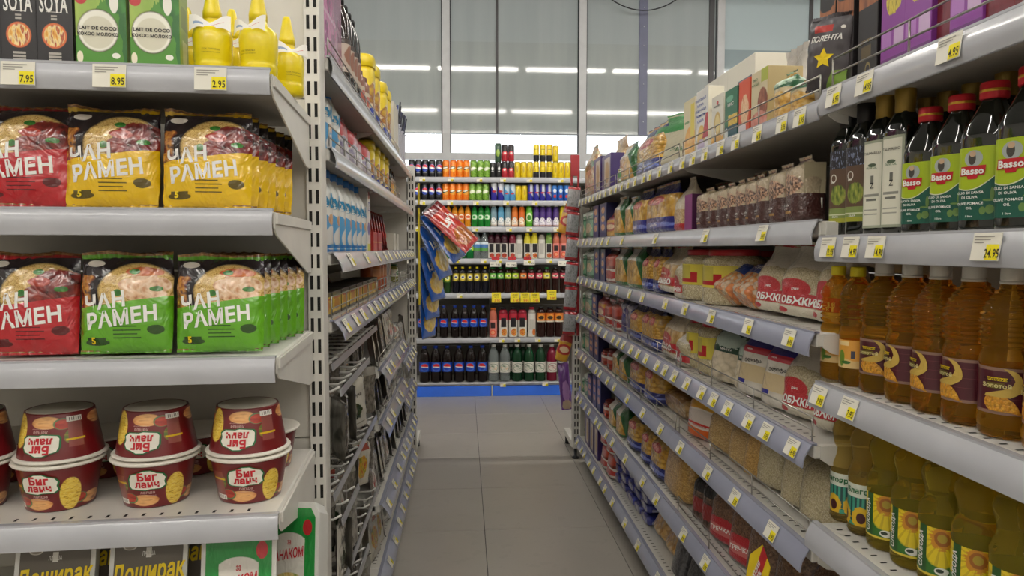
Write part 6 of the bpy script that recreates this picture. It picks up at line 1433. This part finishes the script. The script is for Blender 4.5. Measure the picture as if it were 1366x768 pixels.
for x, dp in ((.93, .14), (1.06, .15), (.98, .05), (1.14, .05), (1.42, .05), (1.58, .05)): left(TIN, 'cocoa_tub', 'tub', 'yellow cocoa tub with rounded lid', W, z, x, dp, 1.2, 0, 0, 1.42)
for x in (1.12, 1.18): left(REDB, 'tea_box', 'box', 'low red box in front of the tubs', W, z, x + .06, .05, .7, 0, 0, .6) if 0 else None
for x in (1.8, 1.92): left(WBOX, 'carton', 'box', 'plain white carton after the yellow tubs', W, z, x, .055, 1.05, 0, 0, 1.25)
STRAW = Proto([('bundle_wrap', G().lathe([(.02, 0), (.022, .01), (.022, .16), (.028, .17)], 14).mesh('bundle_wrap', mat('clear_wrap', 'B8B8C4', .2, coat=.8)), None, None)] +
              [('stick', G().tube([(.010 * math.cos(k * 2.4), .010 * math.sin(k * 2.4), .01), (.016 * math.cos(k * 2.4), .016 * math.sin(k * 2.4), .17), (.030 * math.cos(k * 2.4) * (1 + .1 * (k % 3)), .030 * math.sin(k * 2.4), .24 + .012 * (k % 4))], .0042, 6).mesh('stick', mat(*[('stick_navy', '23284A', .4), ('stick_black', '1A1B2A', .4), ('stick_blue', '2E3F86', .4)][k % 3])), 0, None) for k in range(9)], .05, .05, .25)
for x in (2.1, 2.2, 2.34, 2.46): left(STRAW, 'skewer_bundle', 'bundle', 'wrapped bundle of dark sticks', W, z, x, .035, 1.0, x * 200, 0, 1.15)
W = 'on milk gondola shelf two'; z = ZL['l2']
for x in (.08, .2, .33): left(MILK, 'milk_bottle', 'bottle', 'white milk bottle with blue cap', W, z, x, .07, .95, 0, 0, .8)
for x, dp in ((.48, .07), (.62, .06), (.78, .07), (.94, .06)): left(SUGAR, 'sugar_bag', 'bag', 'white bag with red swirls', W, z, x, dp, .95, 0, 4, .88 if x < .6 else .8)
for x in (1.12, 1.3, 1.48, 1.66): left(TIN, 'cocoa_tub', 'tub', 'yellow cocoa tub with flat lid', W, z, x, .065, 1.05, 0, 0, 1.0)
for x in (1.8, 1.91): left(YBOX, 'snack_box', 'box', 'yellow box beside the tubs', W, z, x, .07, .9, 0, 0, 1.35)
for x in (2.02, 2.13, 2.24, 2.35): left(BROWNP, 'snack_pouch', 'pouch', 'tall brown wrapped snack pouch', W, z, x, .07, 1.0, 20, 6, 1.05)
for x in (2.47, 2.56): left(SUGAR, 'sugar_bag', 'bag', 'small white pack at the far end', W, z, x, .1, .8, 0, 10, .6)
W = 'on milk gondola shelf three'; z = ZL['l3']
for k in range(7): left(MILK, 'milk_bottle', 'bottle', 'white milk bottle with sky blue cap', W, z, .07 + .105 * k, .05, 1.0, random.uniform(-6, 6), 0, .865)
for k in range(6): left(MILK, 'milk_bottle', 'bottle', 'white milk bottle in the second rank', W, z, .1 + .105 * k, .15, .98, 0, 0, .865)
left(KEFIR, 'kefir_carton', 'carton', 'white carton with navy print after the milk', W, z, .83, .05, 1.05, 0, 0, .97)
for x in (1.05, 1.2): left(REDB, 'tea_box', 'box', 'low red box after the white carton', W, z, x, .06, .95, 0, 0, .75)
for k in range(9): left(REDS, 'seasoning_sachet', 'sachet', 'red and gold leaning sachet', W, z, 1.02 + .095 * k, .13 if k < 2 else .06, .9, 22, 8, .95, .004)
for x in (1.68, 1.8): left(DARKS, 'seasoning_sachet', 'sachet', 'dark shiny sachet lying low', W, z, x, .06, 1.0, 10, 30, .7)
for x in (2.02, 2.2): left(WBOX, 'carton', 'box', 'low white box near the far end', W, z, x, .08, 1.0, 0, 0, .45)
W = 'on milk gondola shelf four'; z = ZL['l4']
for k in range(8): left(YBOX, 'sachet_box', 'box', 'low yellow and black sachet box', W, z, .08 + .145 * k, .075, 1.0, 0, 0, .85)
for k in range(8): left(DARKS, 'seasoning_sachet', 'sachet', 'dark sachet behind the yellow boxes', W, z, .1 + .14 * k, .2, 1.0, 15 * (k % 3), 20, .85)
for k in range(3): left(JAR['amber'], 'honey_jar', 'jar', 'amber orange jar', W, z, 1.3 + .11 * k, .07, 1.0, 0, 0, .95)
for k in range(3): left(WINB, 'window_box', 'box', 'small windowed box', W, z, 1.66 + .1 * k, .07, 1.0, 0, 0, .95 if k else .8)
left(JAR['green'], 'bath_jar', 'jar', 'small olive jar near the far end', W, z, 2.1, .06, .8)
# spice sachets on the hooks
def hung(pr, desc, zt, x, y, yaw=0.0, s=1.0, tilt=0.0):
    place(pr, 'spice_sachet', 'sachet', desc, W, M_L @ T(x, y, zt - pr.h * s - .012) @ RZ(yaw) @ RY(tilt) @ SCL(s, s, s), 'the post')
rq = random.Random(11)
for row, (zt, kinds, nn, y0) in enumerate(((1.045, ('grey', 'grey', 'grey', 'red', 'white', 'pale', 'grey', 'grey'), 9, .06), (.975, ('oval', 'grey', 'grey', 'white', 'red', 'grey'), 6, -.005), (.71, ('grey', 'white', 'red', 'grey', 'grey', 'red', 'pale'), 9, .03),
        (.65, ('white', 'grey', 'grey', 'red'), 3, -.005), (.425, ('grey', 'white', 'grey', 'red', 'pale', 'grey'), 9, .03), (.375, ('grey', 'red', 'white', 'grey', 'grey'), 5, -.005))):
    W = f'on spice hook row {NUM[row + 1]}'
    for q in range(nn):
        for k in range(3 if y0 > 0 else 2):
            kd = kinds[(q + (k * 3)) % len(kinds)]
            hung(SACH[kd], {'grey': 'grey foil sachet', 'oval': 'dark sachet with cream oval', 'white': 'pale sachet with dark leaf', 'red': 'grey sachet with red mark', 'pale': 'cream sachet with pepper picture'}[kd],
                 zt, .05 + .098 * q, y0 + .05 * k, rq.uniform(-38, 30), 1.0 if y0 > 0 else 1.14, rq.uniform(-6, 6))
# goods on the low shelves of the middle and far left bays
gl = [('pale', 'cream pepper pouch'), ('white', 'pale leaf pouch'), ('red', 'grey red marked pouch'), ('grey', 'grey foil pouch')]
for b, (x0, x1, zs) in enumerate(((1.0, 1.93, (.878, .67, .35, .1)), (1.99, 2.6, (.75, .545, .33, .1)))):
    for k, z in enumerate(zs):
        W = f'on {["middle", "far"][b]} left bay, low shelf {NUM[k + 1]}'
        n = 8 if b == 0 else 5
        for q in range(n):
            kd, ds = gl[(q + k) % 4] if k < 3 else gl[(q // 2) % 2]
            left(SACH[kd], 'spice_pouch', 'pouch', ds, W, z, x0 + (x1 - x0) * (q + .5) / n, .03, 1.1, rq.uniform(-15, 25), 8, 1.2, .004)
    if b == 0:
        for q in range(4): left(WINB, 'window_box', 'box', 'green and white boxed pack', 'on middle left bay, low shelf one', .878, 1.05 + .1 * q, .14, 1.0, 0, 0, 1.0)

# ------------------------------------------------------------------ hanging strips at the far ends
p0 = G().box(-.006, .006, -.001, .001, 0, .75).mesh('strip', mat('strip_yellow', 'D8C02A', .4))
st = thing('hanging_strip', 'yellow hanging strip carrying chip bags at the milk gondola end', 'strip', T(-.278, 4.455, 1.0)); link('strip', p0, st)
st2 = G().box(-.012, .012, -.002, .0, .6, .62).mesh('clip', BLACKP); link('clip', st2, st)
for k, (px, py, tilt, pr, d, rz) in enumerate(((567, 276, 47, CHIPR, 'red chip bag topmost on the yellow strip', 48), (562, 284, 36, CHIPB, 'upper blue chip bag on the yellow strip', 58), (560, 300, 22, CHIPB, 'second blue chip bag on the yellow strip', 62), (560, 328, 14, CHIPB, 'third blue chip bag on the yellow strip', 62), (560, 352, 8, CHIPB, 'fourth blue chip bag on the yellow strip', 62), (561, 378, 3, CHIPB, 'lowest blue chip bag on the yellow strip', 64))):
    P = onplane(px + 7, py, 1, 4.50 + .045 * k)
    M = T(P.x, P.y, P.z) @ RY(-tilt) @ RZ(rz) @ SCL(1.0, .75, 1.32) @ T(0, 0, -pr.h)
    place(pr, 'chip_bag', 'bag', d, 'of the milk gondola', M)
redm = mat('strip_red', 'B01E2A', .35, coat=.4)
rs = thing('hanging_strip', 'red hanging display strip at the pasta gondola end', 'strip', T(.70, 4.44, .80))
link('strip', G().bbox(-.035, -.02, -.002, .004, 0, 1.0, .0015, 0, 1).bbox(.008, .022, -.002, .004, 0, 1.0, .0015, 0, 1).mesh('strip', redm), rs)
for k in range(7): link('clip', G().box(-.05, .02, -.004, .004, .06 + .14 * k, .075 + .14 * k).mesh('clip', redm), rs)
link('header', G().bbox(-.035, .022, -.003, .006, 1.0, 1.13, .002, 0, 1).mesh('header', redm), rs)
for k in range(6):
    place(CHIPS, 'nut_bag', 'bag', 'silver grey snack bag on the red strip', 'of the pasta gondola', T(.672 - .01 * k * .4, 4.405, .81 + .155 * (5 - k)) @ RZ(8) @ RY(6) @ SCL(.42, .55, .54), 'the top')
for k, (px, py) in enumerate(((752, 292), (748, 462))):
    P = onplane(px, py, 1, 4.5)
    place(BAG['yellow_red'], 'snack_bag', 'bag', ['yellow snack bag by the red strip', 'small yellow snack bag low beside the red strip'][k], 'of the pasta gondola', T(P.x, P.y, P.z - .09) @ RY(15) @ SCL(.8, .8, 1.0))
P = onplane(757, 515, 1, 4.55)
p = Print('purple_bag_film', '6A3A86', rough=.25, coat=.8, wrinkle=.4); p.ell(.5, .4, .3, .25, 'A87AB8', wob=.7); p.ell(.5, .1, .4, .12, 'B8A08A', wob=.7)
place(mk_pillow(.12, .3, .05, p.done(), mat('purple_back', '5A2E74', .3, coat=.7), None, 9), 'toy_bag', 'bag', 'purple bag hanging low at the far right post', 'of the pasta gondola', T(P.x, P.y, P.z - .15) @ RY(-6) @ SCL(.62, 1, 1))
finish_labels()
for r_, d_, w_, e_ in PLACED:
    if len(r_['label'].replace('-', ' ').split()) > 16: print('LONG', r_['label'])
